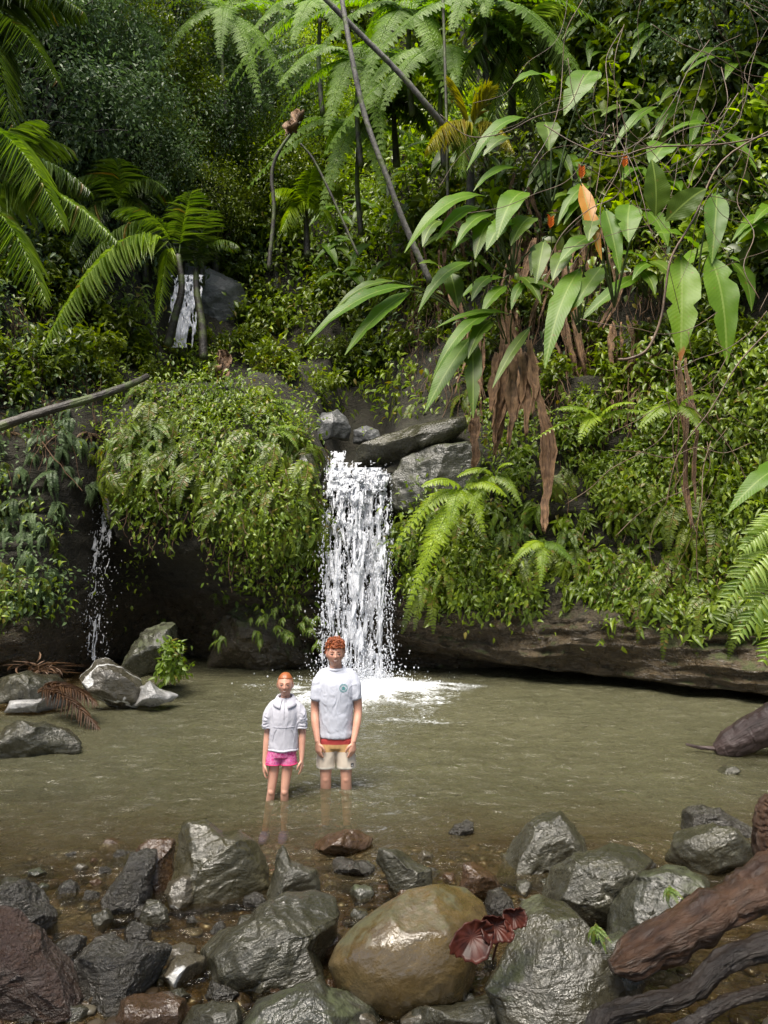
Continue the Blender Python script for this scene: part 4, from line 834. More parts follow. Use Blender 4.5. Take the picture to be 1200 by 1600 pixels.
def build_boy():
    base = at(525, 1236, dist_on(525, 1236)); root = thing('person', 'taller bather with curly red hair in white T-shirt and banded shorts', 'person', (base[0], base[1], -.40), 'bathers standing in the pool')
    HC = np.array([-.012, -.02, 1.635]); k = 1.02; yaw = .10
    # clothes
    mb = MB()
    mb.add(*loft([(0, 0, .885, .150, .108), (0, 0, .95, .150, .106), (0, -.005, 1.10, .152, .105), (0, -.005, 1.25, .160, .110), (0, 0, 1.36, .165, .108), (0, .005, 1.42, .150, .095), (-.004, .008, 1.468, .105, .078), (-.006, .005, 1.50, .073, .068)]))
    for s in (-1, 1):
        mb.add(*limb([(s * .05, .005, 1.468), (s * .120, .005, 1.442), (s * .162, .0, 1.355), (s * .178, -.002, 1.222)], [.044, .052, .060, .062], flat=.95))
    v, t = fuse(mb, .0075, 5); v = cut_flat(v, .885)
    lowmask = np.clip((1.46 - v[:, 2]) / .1, 0, 1)[:, None]; v = v + (folds(v, t, .013, 6.5, 3, .42) - v) * lowmask
    T = MB().add(v, None, t).build('t_shirt', M_TEE, root); tb = shell_bvh(v, t)
    # neckband, sleeve hems, bottom hem
    a = np.linspace(0, 2 * np.pi, 41); P = np.stack([-.008 + .068 * np.cos(a), .0 + .066 * np.sin(a), 1.50 + .014 * np.sin(a)], -1); MB().add(*tube(P, .0075, 8, flat=.9)).build('neckband', M_TEE, T)
    # round teal print on the chest: ring, inner ring of marks, small motif
    mbp = MB(); cx, cz = .070, 1.335
    def flat_poly(pts):
        P3 = np.array([front(tb, cx + p[0], cz + p[1], .0025) for p in pts]); c = P3.mean(0); V = np.vstack([P3, c]); n = len(P3); mbp.add(V, None, [(i, n, (i + 1) % n) for i in range(n)])
    def arc(r0, r1, a0, a1, n):
        aa = np.linspace(a0, a1, n); I = np.array([front(tb, cx + r0 * math.cos(q), cz + r0 * math.sin(q), .0025) for q in aa]); O = np.array([front(tb, cx + r1 * math.cos(q), cz + r1 * math.sin(q), .0025) for q in aa])
        mbp.add(np.vstack([I, O]), [(i, i + 1, n + i + 1, n + i) for i in range(n - 1)])
    arc(.0330, .0365, 0, 2 * np.pi, 49)
    for q in np.arange(.45, 2.75, .30): arc(.0245, .0300, q, q + .17, 4)
    for q in np.arange(3.65, 5.9, .30): arc(.0245, .0300, q, q + .17, 4)
    arc(.0, .0135, 0, np.pi, 14); flat_poly([(-.019, -.003), (.019, -.003), (.017, -.008), (-.017, -.008)]); flat_poly([(-.015, -.011), (.015, -.011), (.010, -.016), (-.010, -.016)])
    mbp.build('chest_emblem', M_TEAL, T)
    # shorts
    mb = MB(); mb.add(*loft([(0, 0, .79, .148, .100), (0, 0, .84, .150, .102), (0, 0, .90, .140, .098), (0, 0, .95, .135, .095)]))
    for s in (-1, 1):
        mb.add(*limb([(s * .068, .0, .86), (s * .078, -.003, .76), (s * .090, -.005, .68), (s * .093, -.006, .612)], [.085, .087, .087, .087], flat=1.05))
    v, t = fuse(mb, .0075, 4); v = cut_flat(v, .61); v = folds(v, t, .005, 11, 9, .5)
    S_ = MB().add(v, None, t).build('shorts', M_SHORTS, root); sb = shell_bvh(v, t)
    def patch(x, z, w, h, off): return np.array([front(sb, x + a_ * w, z + b_ * h, off) for a_, b_ in ((-1, -1), (1, -1), (1, 1), (-1, 1))])
    pt = MB().add(patch(.150, .652, .0125, .014, .006), [(0, 1, 2, 3)]).build('patch', M_BLACK, S_)
    MB().add(patch(.150, .650, .007, .003, .0085), [(0, 1, 2, 3)]).build('patch_print', M_WHITE_PRINT, S_)
    # body
    mb = MB(); R = head_parts(mb, HC, k, yaw)
    mb.add(*limb([(-.006, .012, 1.45), (-.009, .010, 1.52), (-.011, .0, 1.585)], [.062, .054, .056]))
    mb.add(*loft([(0, 0, .86, .12, .085), (0, 0, 1.05, .125, .085), (0, 0, 1.3, .14, .09), (0, 0, 1.41, .12, .075), (0, .01, 1.47, .08, .06)]))
    for s in (-1, 1):
        sh = np.array([s * .145, 0, 1.40]); el = np.array([s * .196, .012, 1.12]); wr = np.array([s * .160, -.095, .855])
        mb.add(*limb([sh, sh * .45 + el * .55 + np.array([s * .012, 0, 0]), el, el * .6 + wr * .4 + np.array([s * .008, 0, 0]), wr], [.046, .044, .038, .037, .025], m=36))
        hand(mb, wr, (-s * .12, -.12, -1), (-s * .75, -.62, 0), (-s * .55, .75, .1), 1.0, .5)
        kn = np.array([s * .092, -.02, .52]); an = np.array([s * .098, .035, .09])
        mb.add(*limb([(s * .08, 0, .86), (s * .09, -.012, .68), kn, kn * .6 + an * .4 + np.array([0, .025, 0]), an], [.075, .062, .048, .050, .034], m=40))
        mb.add(*ball(kn + np.array([0, -.022, 0]), (.033, .030, .040)))
        mb.add(*limb([an + np.array([0, .03, -.05]), an + np.array([s * .01, -.08, -.055]), an + np.array([s * .02, -.16, -.07])], [.04, .042, .03], flat=.8))
    v, t = fuse(mb, .0048, 3)
    MB().add(v, None, t).build('body', M_SKIN, root, attrs={'flush': flush_attr(v, R, HC, k)})
    for s in (-1, 1):
        an = np.array([s * .098, .035, .06]); MB().add(*limb([an + np.array([0, .06, -.015]), an + np.array([s * .01, -.06, -.012]), an + np.array([s * .02, -.17, -.03])], [.05, .052, .036], flat=.9)).build('water_shoe', M_SHOE_B, root)
    add_eyes(root, R, HC, k); eyebrows(root, R, HC, k, M_HAIR1); teeth(root, R, HC, k)
    # mop of red curls, short at the sides
    rng = np.random.default_rng(3); mb = MB(); S, t = ico(5); F = face_shape(S, k)
    keep = (F[:, 2] > .052) | ((F[:, 1] > -.005) & (F[:, 2] > -.03)) | ((F[:, 1] > .045) & (F[:, 2] > -.07)); sc = np.where(keep, 1.06 + .05 * np.clip(F[:, 2] / .11, 0, 1), .95)
    tf = t[keep[t].any(1)]; mb.add((F * sc[:, None]) @ R.T + HC, None, tf)
    d = unit(rng.normal(size=(2300, 3))); F = face_shape(d, k)
    for i in range(2300):
        p = F[i]
        if not (p[2] > .050 or (p[1] > .0 and p[2] > -.005) or (p[1] > .04 and p[2] > -.06)): continue
        top = np.clip((p[2] - .02) / .07, 0, 1); lift = .010 + .020 * top * rng.random(); c = (p + unit(p) * lift)
        r = .005 + .009 * top * rng.random() + .001; ax = unit(rng.normal(size=3)); a1 = unit(np.cross(ax, rng.normal(size=3))); a2 = np.cross(ax, a1)
        an = np.linspace(0, rng.uniform(2.6, 5.2), 9); P = c + r * (np.outer(np.cos(an), a1) + np.outer(np.sin(an), a2)) + np.outer(np.linspace(-.004, .004, 9), ax)
        mb.add(*tube(P @ R.T + HC, np.array([.0015, .0028, .0034, .0036, .0036, .0034, .003, .0026, .0012]), 6))
    mb.build('hair', M_HAIR1, root)

def build_girl():
    base = at(443, 1250, dist_on(443, 1250)); root = thing('person', 'smaller bather with hair tied back in white zip pullover and pink shorts', 'person', (base[0], base[1], -.36), 'bathers standing in the pool')
    HC = np.array([.008, -.022, 1.355]); k = .865; yaw = .06
    mb = MB()
    mb.add(*loft([(-.006, 0, .790, .128, .098), (-.004, 0, .84, .130, .100), (0, -.005, .98, .124, .098), (.004, -.005, 1.10, .124, .098), (.006, 0, 1.165, .115, .088), (.008, .008, 1.210, .080, .068), (.008, .008, 1.235, .06, .056)]))
    for s in (-1, 1):
        o = np.array([.006, 0, 0]); mb.add(*limb([o + (s * .04, .005, 1.20), o + (s * .095, .002, 1.165), o + (s * .137, 0, 1.09), o + (s * .147, -.004, .985)], [.040, .048, .054, .048]))
    v, t = fuse(mb, .007, 4); v = cut_flat(v, .79)
    sl = np.clip((np.abs(v[:, 0] - .006) - .125) / .02, 0, 1) * np.clip((1.13 - v[:, 2]) / .06, 0, 1)
    nn = normals(v, t); v = folds(v, t, .0055, 10, 23, .45); v = v + nn * (sl * .011 * np.sin(v[:, 2] * 190 + 14 * fbm(v * 13, 3, 5)) * (.6 + .8 * fbm(v * 9 + 3, 2, 8)))[:, None]
    T = MB().add(v, None, t).build('pullover', M_FLEECE, root); tb = shell_bvh(v, t)
    # fold-over collar open at the throat
    n = 44; a = np.linspace(-math.pi / 2 + .30, 1.5 * math.pi - .30, n); V = []; w_ = np.abs(np.sin((a - math.pi / 2) / 2))
    for j, (rr, dz) in enumerate(((.054, 1.250), (.060, 1.262), (.068, 1.260), (.086, 1.236), (.102, 1.214))):
        f = w_ ** 3; V.append(np.stack([.008 + (rr + .006 * f) * np.cos(a) * 1.05, .004 + (rr + .010 * f * (j > 2)) * np.sin(a) * (1.0), dz - .035 * f - (.022 * f if j > 2 else 0) - .012 * (1 + np.sin(-a)) / 2 * 0], -1))
    V = np.concatenate(V); q = [(i + j * n, i + 1 + j * n, i + 1 + (j + 1) * n, i + (j + 1) * n) for j in range(4) for i in range(n - 1)]
    co = MB().add(V, q).build('collar', M_FLEECE, T); sm = co.modifiers.new('solid', 'SOLIDIFY'); sm.thickness = .006
    P = [front(tb, .010, z, .002) for z in np.linspace(1.225, 1.07, 12)]; MB().add(*tube(P, .0028, 6)).build('zip', M_SEAM, T)
    P = [front(tb, x, 1.000 + .01 * x, .0015) for x in np.linspace(-.085, .10, 16)]; MB().add(*tube(P, .003, 6)).build('waist_seam', M_SEAM, T)
    for s in (-1, 1):
        P = [front(tb, .006 + s * x, z, .0015) for x, z in ((.060, .985), (.075, .96), (.088, .92), (.094, .88))]; MB().add(*tube(smooth_path(P, 10), .0025, 6)).build('pocket_edge', M_SEAM, T)
        a2 = np.linspace(0, 2 * np.pi, 29); P = np.stack([.006 + s * .147 + .044 * np.cos(a2), -.004 + .044 * np.sin(a2), .982 + .004 * np.sin(3 * a2)], -1); MB().add(*tube(P, .008, 8)).build('sleeve_cuff', M_FLEECE, T)
    a2 = np.linspace(0, 2 * np.pi, 49); P = np.stack([-.006 + .126 * np.cos(a2), .098 * np.sin(a2), .797 + .003 * np.sin(5 * a2)], -1); MB().add(*tube(P, .010, 8)).build('bottom_band', M_FLEECE, T)
    mb = MB(); mb.add(*loft([(-.02, 0, .735, .120, .092), (-.015, 0, .78, .124, .095), (-.01, 0, .83, .115, .09)]))
    for s in (-1, 1): mb.add(*limb([(-.018 + s * .055, 0, .77), (-.022 + s * .064, -.004, .715), (-.024 + s * .068, -.006, .672)], [.066, .070, .073], flat=1.08))
    v, t = fuse(mb, .006, 3); v = cut_flat(v, .668); v = folds(v, t, .004, 13, 31, .6)
    S_ = MB().add(v, None, t).build('shorts', M_PINK, root)
    for s in (-1, 1):
        P = np.stack([-.024 + s * .068 + .073 * np.cos(a2), -.006 + .078 * np.sin(a2), .674 + .004 * np.cos(a2) * s], -1); MB().add(*tube(P, .0045, 6)).build('shorts_piping', M_NAVY, S_)
    mb = MB(); R = head_parts(mb, HC, k, yaw)
    mb.add(*limb([(.008, .012, 1.19), (.008, .010, 1.25), (.008, .0, 1.305)], [.048, .040, .042]))
    mb.add(*loft([(-.012, 0, .79, .09, .07), (-.005, 0, .95, .095, .07), (.005, 0, 1.12, .10, .075), (.008, .005, 1.20, .085, .055)]))
    wrists = {-1: np.array([-.165, -.03, .68]), 1: np.array([.158, -.03, .715])}
    for s in (-1, 1):
        sh = np.array([.006 + s * .105, 0, 1.15]); el = np.array([.006 + s * .150, .015, .955]); wr = wrists[s]
        mb.add(*limb([sh, sh * .5 + el * .5, el, el * .6 + wr * .4, wr], [.042, .038, .032, .031, .020], m=30))
        hand(mb, wr, (s * .02, -.08, -1), (-s * .25, -.95, 0), (-s * .95, .25, .05), .88, .45)
    for hip, kn, an in (((-.075, 0, .74), (-.105, -.02, .44), (-.165, .03, .09)), ((.040, 0, .74), (.012, -.025, .44), (.0, .04, .09))):
        hip, kn, an = map(np.array, (hip, kn, an)); mb.add(*limb([hip, hip * .5 + kn * .5, kn, kn * .6 + an * .4 + np.array([0, .02, 0]), an], [.050, .044, .034, .036, .026], m=36))
        mb.add(*ball(kn + np.array([0, -.016, 0]), (.028, .026, .034)))
        mb.add(*limb([an + np.array([0, .03, -.05]), an + np.array([0, -.07, -.055]), an + np.array([0, -.13, -.068])], [.032, .034, .025], flat=.8))
    v, t = fuse(mb, .0044, 3); MB().add(v, None, t).build('body', M_SKIN, root, attrs={'flush': flush_attr(v, R, HC, k)})
    for an in ((-.165, .03, .06), (.0, .04, .06)):
        an = np.array(an); MB().add(*limb([an + np.array([0, .05, -.012]), an + np.array([0, -.05, -.01]), an + np.array([0, -.15, -.028])], [.042, .044, .03], flat=.9)).build('water_shoe', M_SHOE_V, root)
    add_eyes(root, R, HC, k); eyebrows(root, R, HC, k, M_HAIR2); teeth(root, R, HC, k)
    S, t = ico(5); F = face_shape(S, k)
    keep = (F[:, 2] > .064 * k * (1 - 2.6 * np.abs(F[:, 0] / k)) + .004 * k) & (F[:, 2] > .034 * k) | ((F[:, 1] > -.030 * k) & (F[:, 2] > .0)) | ((F[:, 1] > .03 * k) & (F[:, 2] > -.07 * k))
    sc = np.where(keep, 1.055, .96) - .02 * np.exp(-(F[:, 0] / .004) ** 2) * (F[:, 1] < .02); tf = t[keep[t].any(1)]
    sc = sc * (1 + .006 * np.sin(np.arctan2(F[:, 0], F[:, 2]) * 60))
    mb = MB().add((F * sc[:, None]) @ R.T + HC, None, tf); b, tb_ = ico(4)
    mb.add((b * (1 + .08 * fbm(b * 5, 2, 4))[:, None]) * .034 + HC + np.array([0, .095, .06]), None, tb_)
    mb.build('hair', M_HAIR2, root)
build_boy(); build_girl()
# ================================================================ PLANTS: builders
G3 = lambda *c: c
LM = {
 'fern': leaf_material('fern_green', (0.031, 0.054, 0.0046), (0.101, 0.157, 0.0085), (0.231, 0.281, 0.0215), rough=.38, spec=.5, transl=.38, dead=.05),
 'fern_yellow': leaf_material('fern_yellow_green', (0.048, 0.090, 0.0080), (0.110, 0.185, 0.0160), (0.202, 0.286, 0.0350), rough=.4, spec=.5, transl=.38, dead=.08),
 'herb': leaf_material('herb_green', (0.031, 0.063, 0.0046), (0.109, 0.178, 0.0100), (0.261, 0.335, 0.0246), rough=.36, spec=.5, transl=.38, dead=.03),
 'bright': leaf_material('bright_green', (0.086, 0.158, 0.0062), (0.188, 0.294, 0.0107), (0.347, 0.441, 0.0246), rough=.38, spec=.5, transl=.45),
 'dark': leaf_material('dark_green', (.026, .045, .018), (.068, .115, .042), (.15, .21, .09), rough=.42, transl=.3),
 'mid': leaf_material('mid_green', (0.029, 0.052, 0.0046), (0.086, 0.135, 0.0100), (0.202, 0.248, 0.0246), rough=.36, spec=.5, transl=.38),
 'yellow': leaf_material('yellowing_leaf', (0.142, 0.150, 0.010), (0.280, 0.280, 0.020), (0.480, 0.420, 0.050), rough=.45, transl=.4),
 'palm': leaf_material('palm_green', (0.024, 0.046, 0.0092), (0.065, 0.110, 0.0216), (0.163, 0.219, 0.0500), rough=.34, transl=.35, dead=.03),
 'palm_light': leaf_material('palm_pale_green', (0.082, 0.145, 0.0281), (0.186, 0.276, 0.0562), (0.373, 0.460, 0.1237), rough=.34, transl=.4, dead=.03),
 'palm_yellow': leaf_material('palm_yellowing', (0.152, 0.160, 0.011), (0.250, 0.250, 0.022), (0.420, 0.360, 0.050), rough=.42, transl=.38, dead=.1),
 'blade': leaf_material('broad_blade', (0.034, 0.084, 0.0037), (0.071, 0.155, 0.0060), (0.131, 0.235, 0.0120), rough=.42, transl=.4, veins=True, spec=.28),
 'blade_dark': leaf_material('broad_blade_dark', (0.020, 0.050, 0.0034), (0.049, 0.095, 0.0062), (0.105, 0.162, 0.0112), rough=.42, transl=.32, veins=True, spec=.28),
 'blade_burnt': leaf_material('broad_blade_brown_tip', (0.055, 0.119, 0.0060), (0.104, 0.197, 0.0096), (0.178, 0.279, 0.0192), rough=.42, transl=.4, veins=True, tip=(0.260, 0.110, 0.030), tip_at=.96, spec=.28),
 'blade_orange': leaf_material('orange_dying_blade', (0.360, 0.150, 0.015), (0.440, 0.200, 0.020), (0.500, 0.260, 0.030), rough=.4, transl=.4, veins=True),
 'treefern': leaf_material('tree_fern_green', (0.070, 0.137, 0.0134), (0.133, 0.231, 0.0230), (0.237, 0.357, 0.0576), rough=.5, transl=.5),
}
LM['brown'] = leaf_material('withered_leaf', (.05, .03, .015), (.13, .08, .04), (.25, .17, .09), rough=.6, transl=.25)
M_PALM = bark_material('wet_palm_bark', (.012, .010, .007), (.042, .035, .025), rough=.55, scale=1.4, stretch=(3, 3, 8), moss=.3)
M_TRUNK = bark_material('rainforest_bark', (.018, .015, .011), (.062, .053, .038), rough=.6, scale=1.4, stretch=(5, 5, 1.5), moss=.35)
M_TRUNK_PALE = bark_material('lichen_bark', (.05, .047, .04), (.17, .16, .14), rough=.65, scale=2.0, stretch=(3, 3, 2), moss=.1)
M_STEM = bark_material('green_stem', (.03, .05, .012), (.07, .10, .03), rough=.4, scale=2, stretch=(4, 4, 1), bump=.2)
M_BROWN_STEM = bark_material('brown_vine', (.06, .035, .018), (.15, .095, .05), rough=.5, scale=2, stretch=(5, 5, 1), bump=.4)

def leaf_t(n=4, peak=.38, fold=.12, droop=.25, cols=1, base_w=.05, wave=0.0, pw=1.0):
    """leaf blade of length 1 and width 1 along +x: cross rows of 2*cols+1 points"""
    s = np.linspace(0, 1, n + 1); w = np.where(s < peak, np.sin(np.clip(s / peak, 0, 1) * np.pi / 2) ** pw, np.cos(np.clip((s - peak) / (1 - peak), 0, 1) * np.pi / 2) ** .85)
    w = np.clip(w, base_w, 1) * .5; w[-1] = .02
    V = []; UV = []
    for k in range(n + 1):
        for c in range(-cols, cols + 1):
            f = c / cols; V.append((s[k] - .04 * abs(f) * 0, f * w[k], abs(f) * w[k] * fold * 2 * .5 - droop * s[k] ** 2 + wave * math.sin(s[k] * 23 + c) * abs(f) * w[k])); UV.append((s[k], .5 + f * w[k]))
    m = 2 * cols + 1; q = [(k * m + c, (k + 1) * m + c, (k + 1) * m + c + 1, k * m + c + 1) for k in range(n) for c in range(m - 1)]
    return np.array(V), np.array(q), np.array(UV)
def frames(X, Z):
    x = unit(X); y = unit(np.cross(Z, x)); return x, y, np.cross(x, y)
def scatter(mb, T, P, X, Z, L, W=None, H=None):
    """copies of template T at points P, pointing along X with upper side towards Z"""
    v, q, uv = T; P = np.asarray(P, float); n = len(P); x, y, z = frames(np.asarray(X, float), np.asarray(Z, float))
    L = np.broadcast_to(np.asarray(L, float), (n,)); W = L if W is None else np.broadcast_to(np.asarray(W, float), (n,)); H = L if H is None else np.broadcast_to(np.asarray(H, float), (n,))
    V = P[:, None] + v[None, :, 0:1] * (L[:, None] * x)[:, None] + v[None, :, 1:2] * (W[:, None] * y)[:, None] + v[None, :, 2:3] * (H[:, None] * z)[:, None]
    Q = q[None] + (np.arange(n) * len(v))[:, None, None]
    mb.add(V.reshape(-1, 3), Q.reshape(-1, 4), None, np.tile(uv, (n, 1)))
def arc_path(a, b, arch, n=24, up=(0, 0, 1), skew=1.0):
    a, b, up = map(lambda k: np.asarray(k, float), (a, b, up)); s = np.linspace(0, 1, n)[:, None]
    return a + (b - a) * s + up * arch * (4 * s ** skew * (1 - s ** skew))
LT = leaf_t(3, .40, .2, .2); LT_HERB = leaf_t(3, .33, .25, .45); LT_PIN = leaf_t(2, .3, .15, .15); LT_STRIP = leaf_t(4, .22, .35, .38, base_w=.25); LT_BLADE = leaf_t(16, .36, .22, .16, cols=3, wave=.10)
LT_CLOVER = leaf_t(3, .5, .15, .1)

def frond(mb, path, leaflet, n, width, up=(0, 0, 1), droop=.0, sweep=55, rach=.008, prof=None, T=None, jit=.06, rng=None, start=.08, lift=.25):
    """feather frond along path: n pairs of leaflets of length leaflet*prof(s)"""
    rng = rng or np.random.default_rng(1); T = T or LT_STRIP; m = len(path); s = np.linspace(start, .985, n); i = np.clip((s * (m - 1)).astype(int), 0, m - 2); f = (s * (m - 1) - i)[:, None]
    P = path[i] * (1 - f) + path[i + 1] * f; tan = unit(np.gradient(path, axis=0)); t = unit(tan[i] * (1 - f) + tan[i + 1] * f)
    side = unit(np.cross(t, np.asarray(up, float))); nor = np.cross(side, t)
    if prof is None: prof = lambda s: np.sin(np.clip(.16 + .84 * s, 0, 1) ** .75 * np.pi) ** .6 * .9 + .12
    ln = leaflet * np.clip(prof(s), .08, 1.2)
    for sg in (-1, 1):
        a = np.radians(sweep - 22 * s + rng.normal(0, 4, n))[:, None]; X = t * np.cos(a) + sg * side * np.sin(a) + nor * lift + np.array([0, 0, -droop]) * 1.0 + rng.normal(0, jit, (n, 3))
        scatter(mb, T, P, X, nor + rng.normal(0, .12, (n, 3)) + .3 * sg * side * -1, ln * rng.uniform(.88, 1.08, n), width * (.5 + .5 * np.clip(prof(s), 0, 1)), ln)
    if rach: v, q, tt = tube(path, np.linspace(rach, rach * .25, m), 5, cap=False); mb.add(v, q)
def frond_template(n, leaflet, width, k=1.0, droop=.1, T=None, seed=1, sweep=70, prof=None):
    mb = MB(); s = np.linspace(0, 1, 14); a = k * s; path = np.stack([np.sin(a) / k, s * 0, -(1 - np.cos(a)) / k], -1)
    frond(mb, path, leaflet, n, width, droop=droop, T=T or LT_PIN, rng=np.random.default_rng(seed), rach=.010, sweep=sweep, prof=prof, lift=.05); v, q, t, uv = mb.arrays(); return v, q, uv
FERN_PROF = lambda s: np.clip(1.05 - s, 0.05, 1) ** .7 * np.clip(.45 + s * 3, 0, 1)
FT_FERN = [frond_template(20, .17, .062, k, T=LT_PIN, seed=5 + int(k * 10), prof=FERN_PROF) for k in (.9, 1.5, 2.1)]
def _pinna():
    mb = MB(); path = np.stack([np.linspace(0, 1, 8), np.zeros(8), -.18 * np.linspace(0, 1, 8) ** 2], -1)
    frond(mb, path, .22, 16, .10, T=leaf_t(2, .4, .1, .05), rng=np.random.default_rng(2), rach=.008, sweep=68, prof=lambda s: np.clip(1.02 - s, .1, 1) ** .6, lift=.02); v, q, t, uv = mb.arrays(); return v, q, uv
FT_PINNA = _pinna()

def fern_mesh(name, mat, nf, length, seed, hang=.6):
    """small fern: fronds rooted at one point, arching out (+y is away from the bank) and hanging"""
    rng = np.random.default_rng(seed); mb = MB()
    for i in range(nf):
        a = rng.uniform(-1.35, 1.35); e = rng.uniform(-.5, .9) - hang * .5; X = np.array([math.sin(a), math.cos(a) * .8 + .25, e]); L = length * rng.uniform(.6, 1.1)
        scatter(mb, FT_FERN[rng.integers(3)], [rng.normal(0, .02, 3)], [X], [np.array([0, .35, 1.0]) + rng.normal(0, .15, 3)], [L], [L * rng.uniform(.85, 1.15)])
    return mb.mesh(name, mat)
def herb_mesh(name, mat, n, size, leaf, seed, hang=.5, T=None, aspect=.45):
    """creeping herb: leaves hanging in tiers from short stems"""
    rng = np.random.default_rng(seed); mb = MB(); T = T or LT_HERB; ns = max(3, n // 7)
    for i in range(ns):
        a = rng.uniform(-1.3, 1.3); L = size * rng.uniform(.4, 1.1); tip = np.array([math.sin(a) * L * .8, .15 * size + abs(math.cos(a)) * L * .6, L * (rng.uniform(-.1, .7) - hang)])
        path = arc_path([0, 0, 0], tip, L * .25, 8); v, q, t = tube(path, .004, 4, cap=False); mb.add(v, q); m = n // ns + 1
        k = rng.integers(2, 8, m); P = path[k] + rng.normal(0, .01, (m, 3)); sd = rng.choice([-1, 1], m)
        X = np.stack([sd * rng.uniform(.2, 1, m), rng.uniform(.1, .8, m), -rng.uniform(.1, 1.0, m) * (.4 + hang)], -1)
        scatter(mb, T, P, X, np.array([0, .8, .7]) + rng.normal(0, .3, (m, 3)), leaf * rng.uniform(.6, 1.25, m), leaf * aspect * rng.uniform(.8, 1.2, m))
    return mb.mesh(name, mat)
def blob_points(rng, n, R, clumps, spread=.33, flat=.8):
    c = unit(rng.normal(size=(clumps, 3))) * rng.uniform(.35, 1, (clumps, 1)) ** .6 * np.array([R, R, R * flat]); w = rng.uniform(.4, 1.6, clumps); k = rng.choice(clumps, n, p=w / w.sum())
    return c[k] + rng.normal(0, R * spread * .5, (n, 3)) * rng.uniform(.5, 1, (n, 1)), c
def crown(mb, rng, n, R, clumps, leaf, aspect=.45, flat=.8, T=None, centre=(0, 0, 0), spread=.33):
    P, c = blob_points(rng, n, R, clumps, spread, flat); X = unit(P) * .5 + rng.normal(0, .7, (n, 3)) + np.array([0, 0, -.35]); Z = rng.normal(0, .5, (n, 3)) + np.array([0, 0, 1.0]) + unit(P) * .4
    scatter(mb, T or LT, P + np.asarray(centre), X, Z, leaf * rng.uniform(.55, 1.3, n), leaf * aspect * rng.uniform(.7, 1.3, n)); return c + np.asarray(centre)
def shrub_mesh(name, mat, n, R, leaf, seed, aspect=.42, flat=.75):
    rng = np.random.default_rng(seed); mb = MB(); c = crown(mb, rng, n, R, 16, leaf, aspect, flat, centre=(0, 0, R * .5), spread=.42)
    for k in range(10):
        v, q, t = tube(arc_path([0, 0, -.2 * R], c[k], .1 * R, 7), np.linspace(.012, .004, 7) * R * 1.6, 5, cap=False); mb.add(v, q)
    return mb.mesh(name, mat)

# ---------------------------------------------------------------- placing
def in_poly(poly, x, y):
    poly = np.asarray(poly, float); a = poly; b = np.roll(poly, -1, 0); c = False
    for (x0, y0), (x1, y1) in zip(a, b):
        if (y0 > y) != (y1 > y) and x < (x1 - x0) * (y - y0) / (y1 - y0) + x0: c = not c
    return c
def sample(poly, n, seed, mind=0, clump=True):
    """n random spots on the bank seen inside poly"""
    rng = np.random.default_rng(seed); poly = np.asarray(poly, float); lo, hi = poly.min(0), poly.max(0); out = []; tries = 0; pp = []
    while len(out) < n and tries < n * 60:
        tries += 1; x, y = rng.uniform(lo, hi)
        if not in_poly(poly, x, y): continue
        if mind and any((x - a) ** 2 + (y - b) ** 2 < mind * mind for a, b in pp): continue
        p, nn = hit(x, y)
        if p is not None and clump and fbm(np.array([p * 1.25]), 3, 91)[0] < rng.uniform(-.22, .05): continue
        if p is not None: out.append((p, nn, x, y)); pp.append((x, y))
    return out
def face_rot(nn, rng, tilt=.0):
    """turn a plant built with +y away from the bank"""
    yaw = math.atan2(nn[1], nn[0]) - math.pi / 2 + rng.normal(0, .25); return (rng.normal(0, .12) + tilt, rng.normal(0, .15), yaw)
def plant_out(name, meshes, spots, seed, label, cat, group, smin=.8, smax=1.25, sink=.03):
    rng = np.random.default_rng(seed)
    for p, nn, x, y in spots:
        o = link(name, meshes[rng.integers(len(meshes))], p - nn * sink, face_rot(nn, rng), rng.uniform(smin, smax)); tag(o, label, cat, group)

BARE = [[(478, 635), (600, 635), (730, 645), (775, 700), (770, 790), (640, 790), (630, 1100), (478, 1100)],
        [(610, 935), (800, 938), (1000, 962), (1200, 1000), (1400, 1010), (1400, 1250), (610, 1250)],
        [(95, 780), (160, 775), (180, 830), (240, 838), (350, 880), (450, 900), (500, 915), (500, 1250), (-200, 1250), (-200, 1010), (80, 960)],
        [(225, 430), (320, 400), (400, 440), (390, 500), (330, 545), (225, 545)], [(120, 690), (165, 690), (165, 800), (120, 800)]]
def bare(x, y): return any(in_poly(b, x, y) for b in BARE)

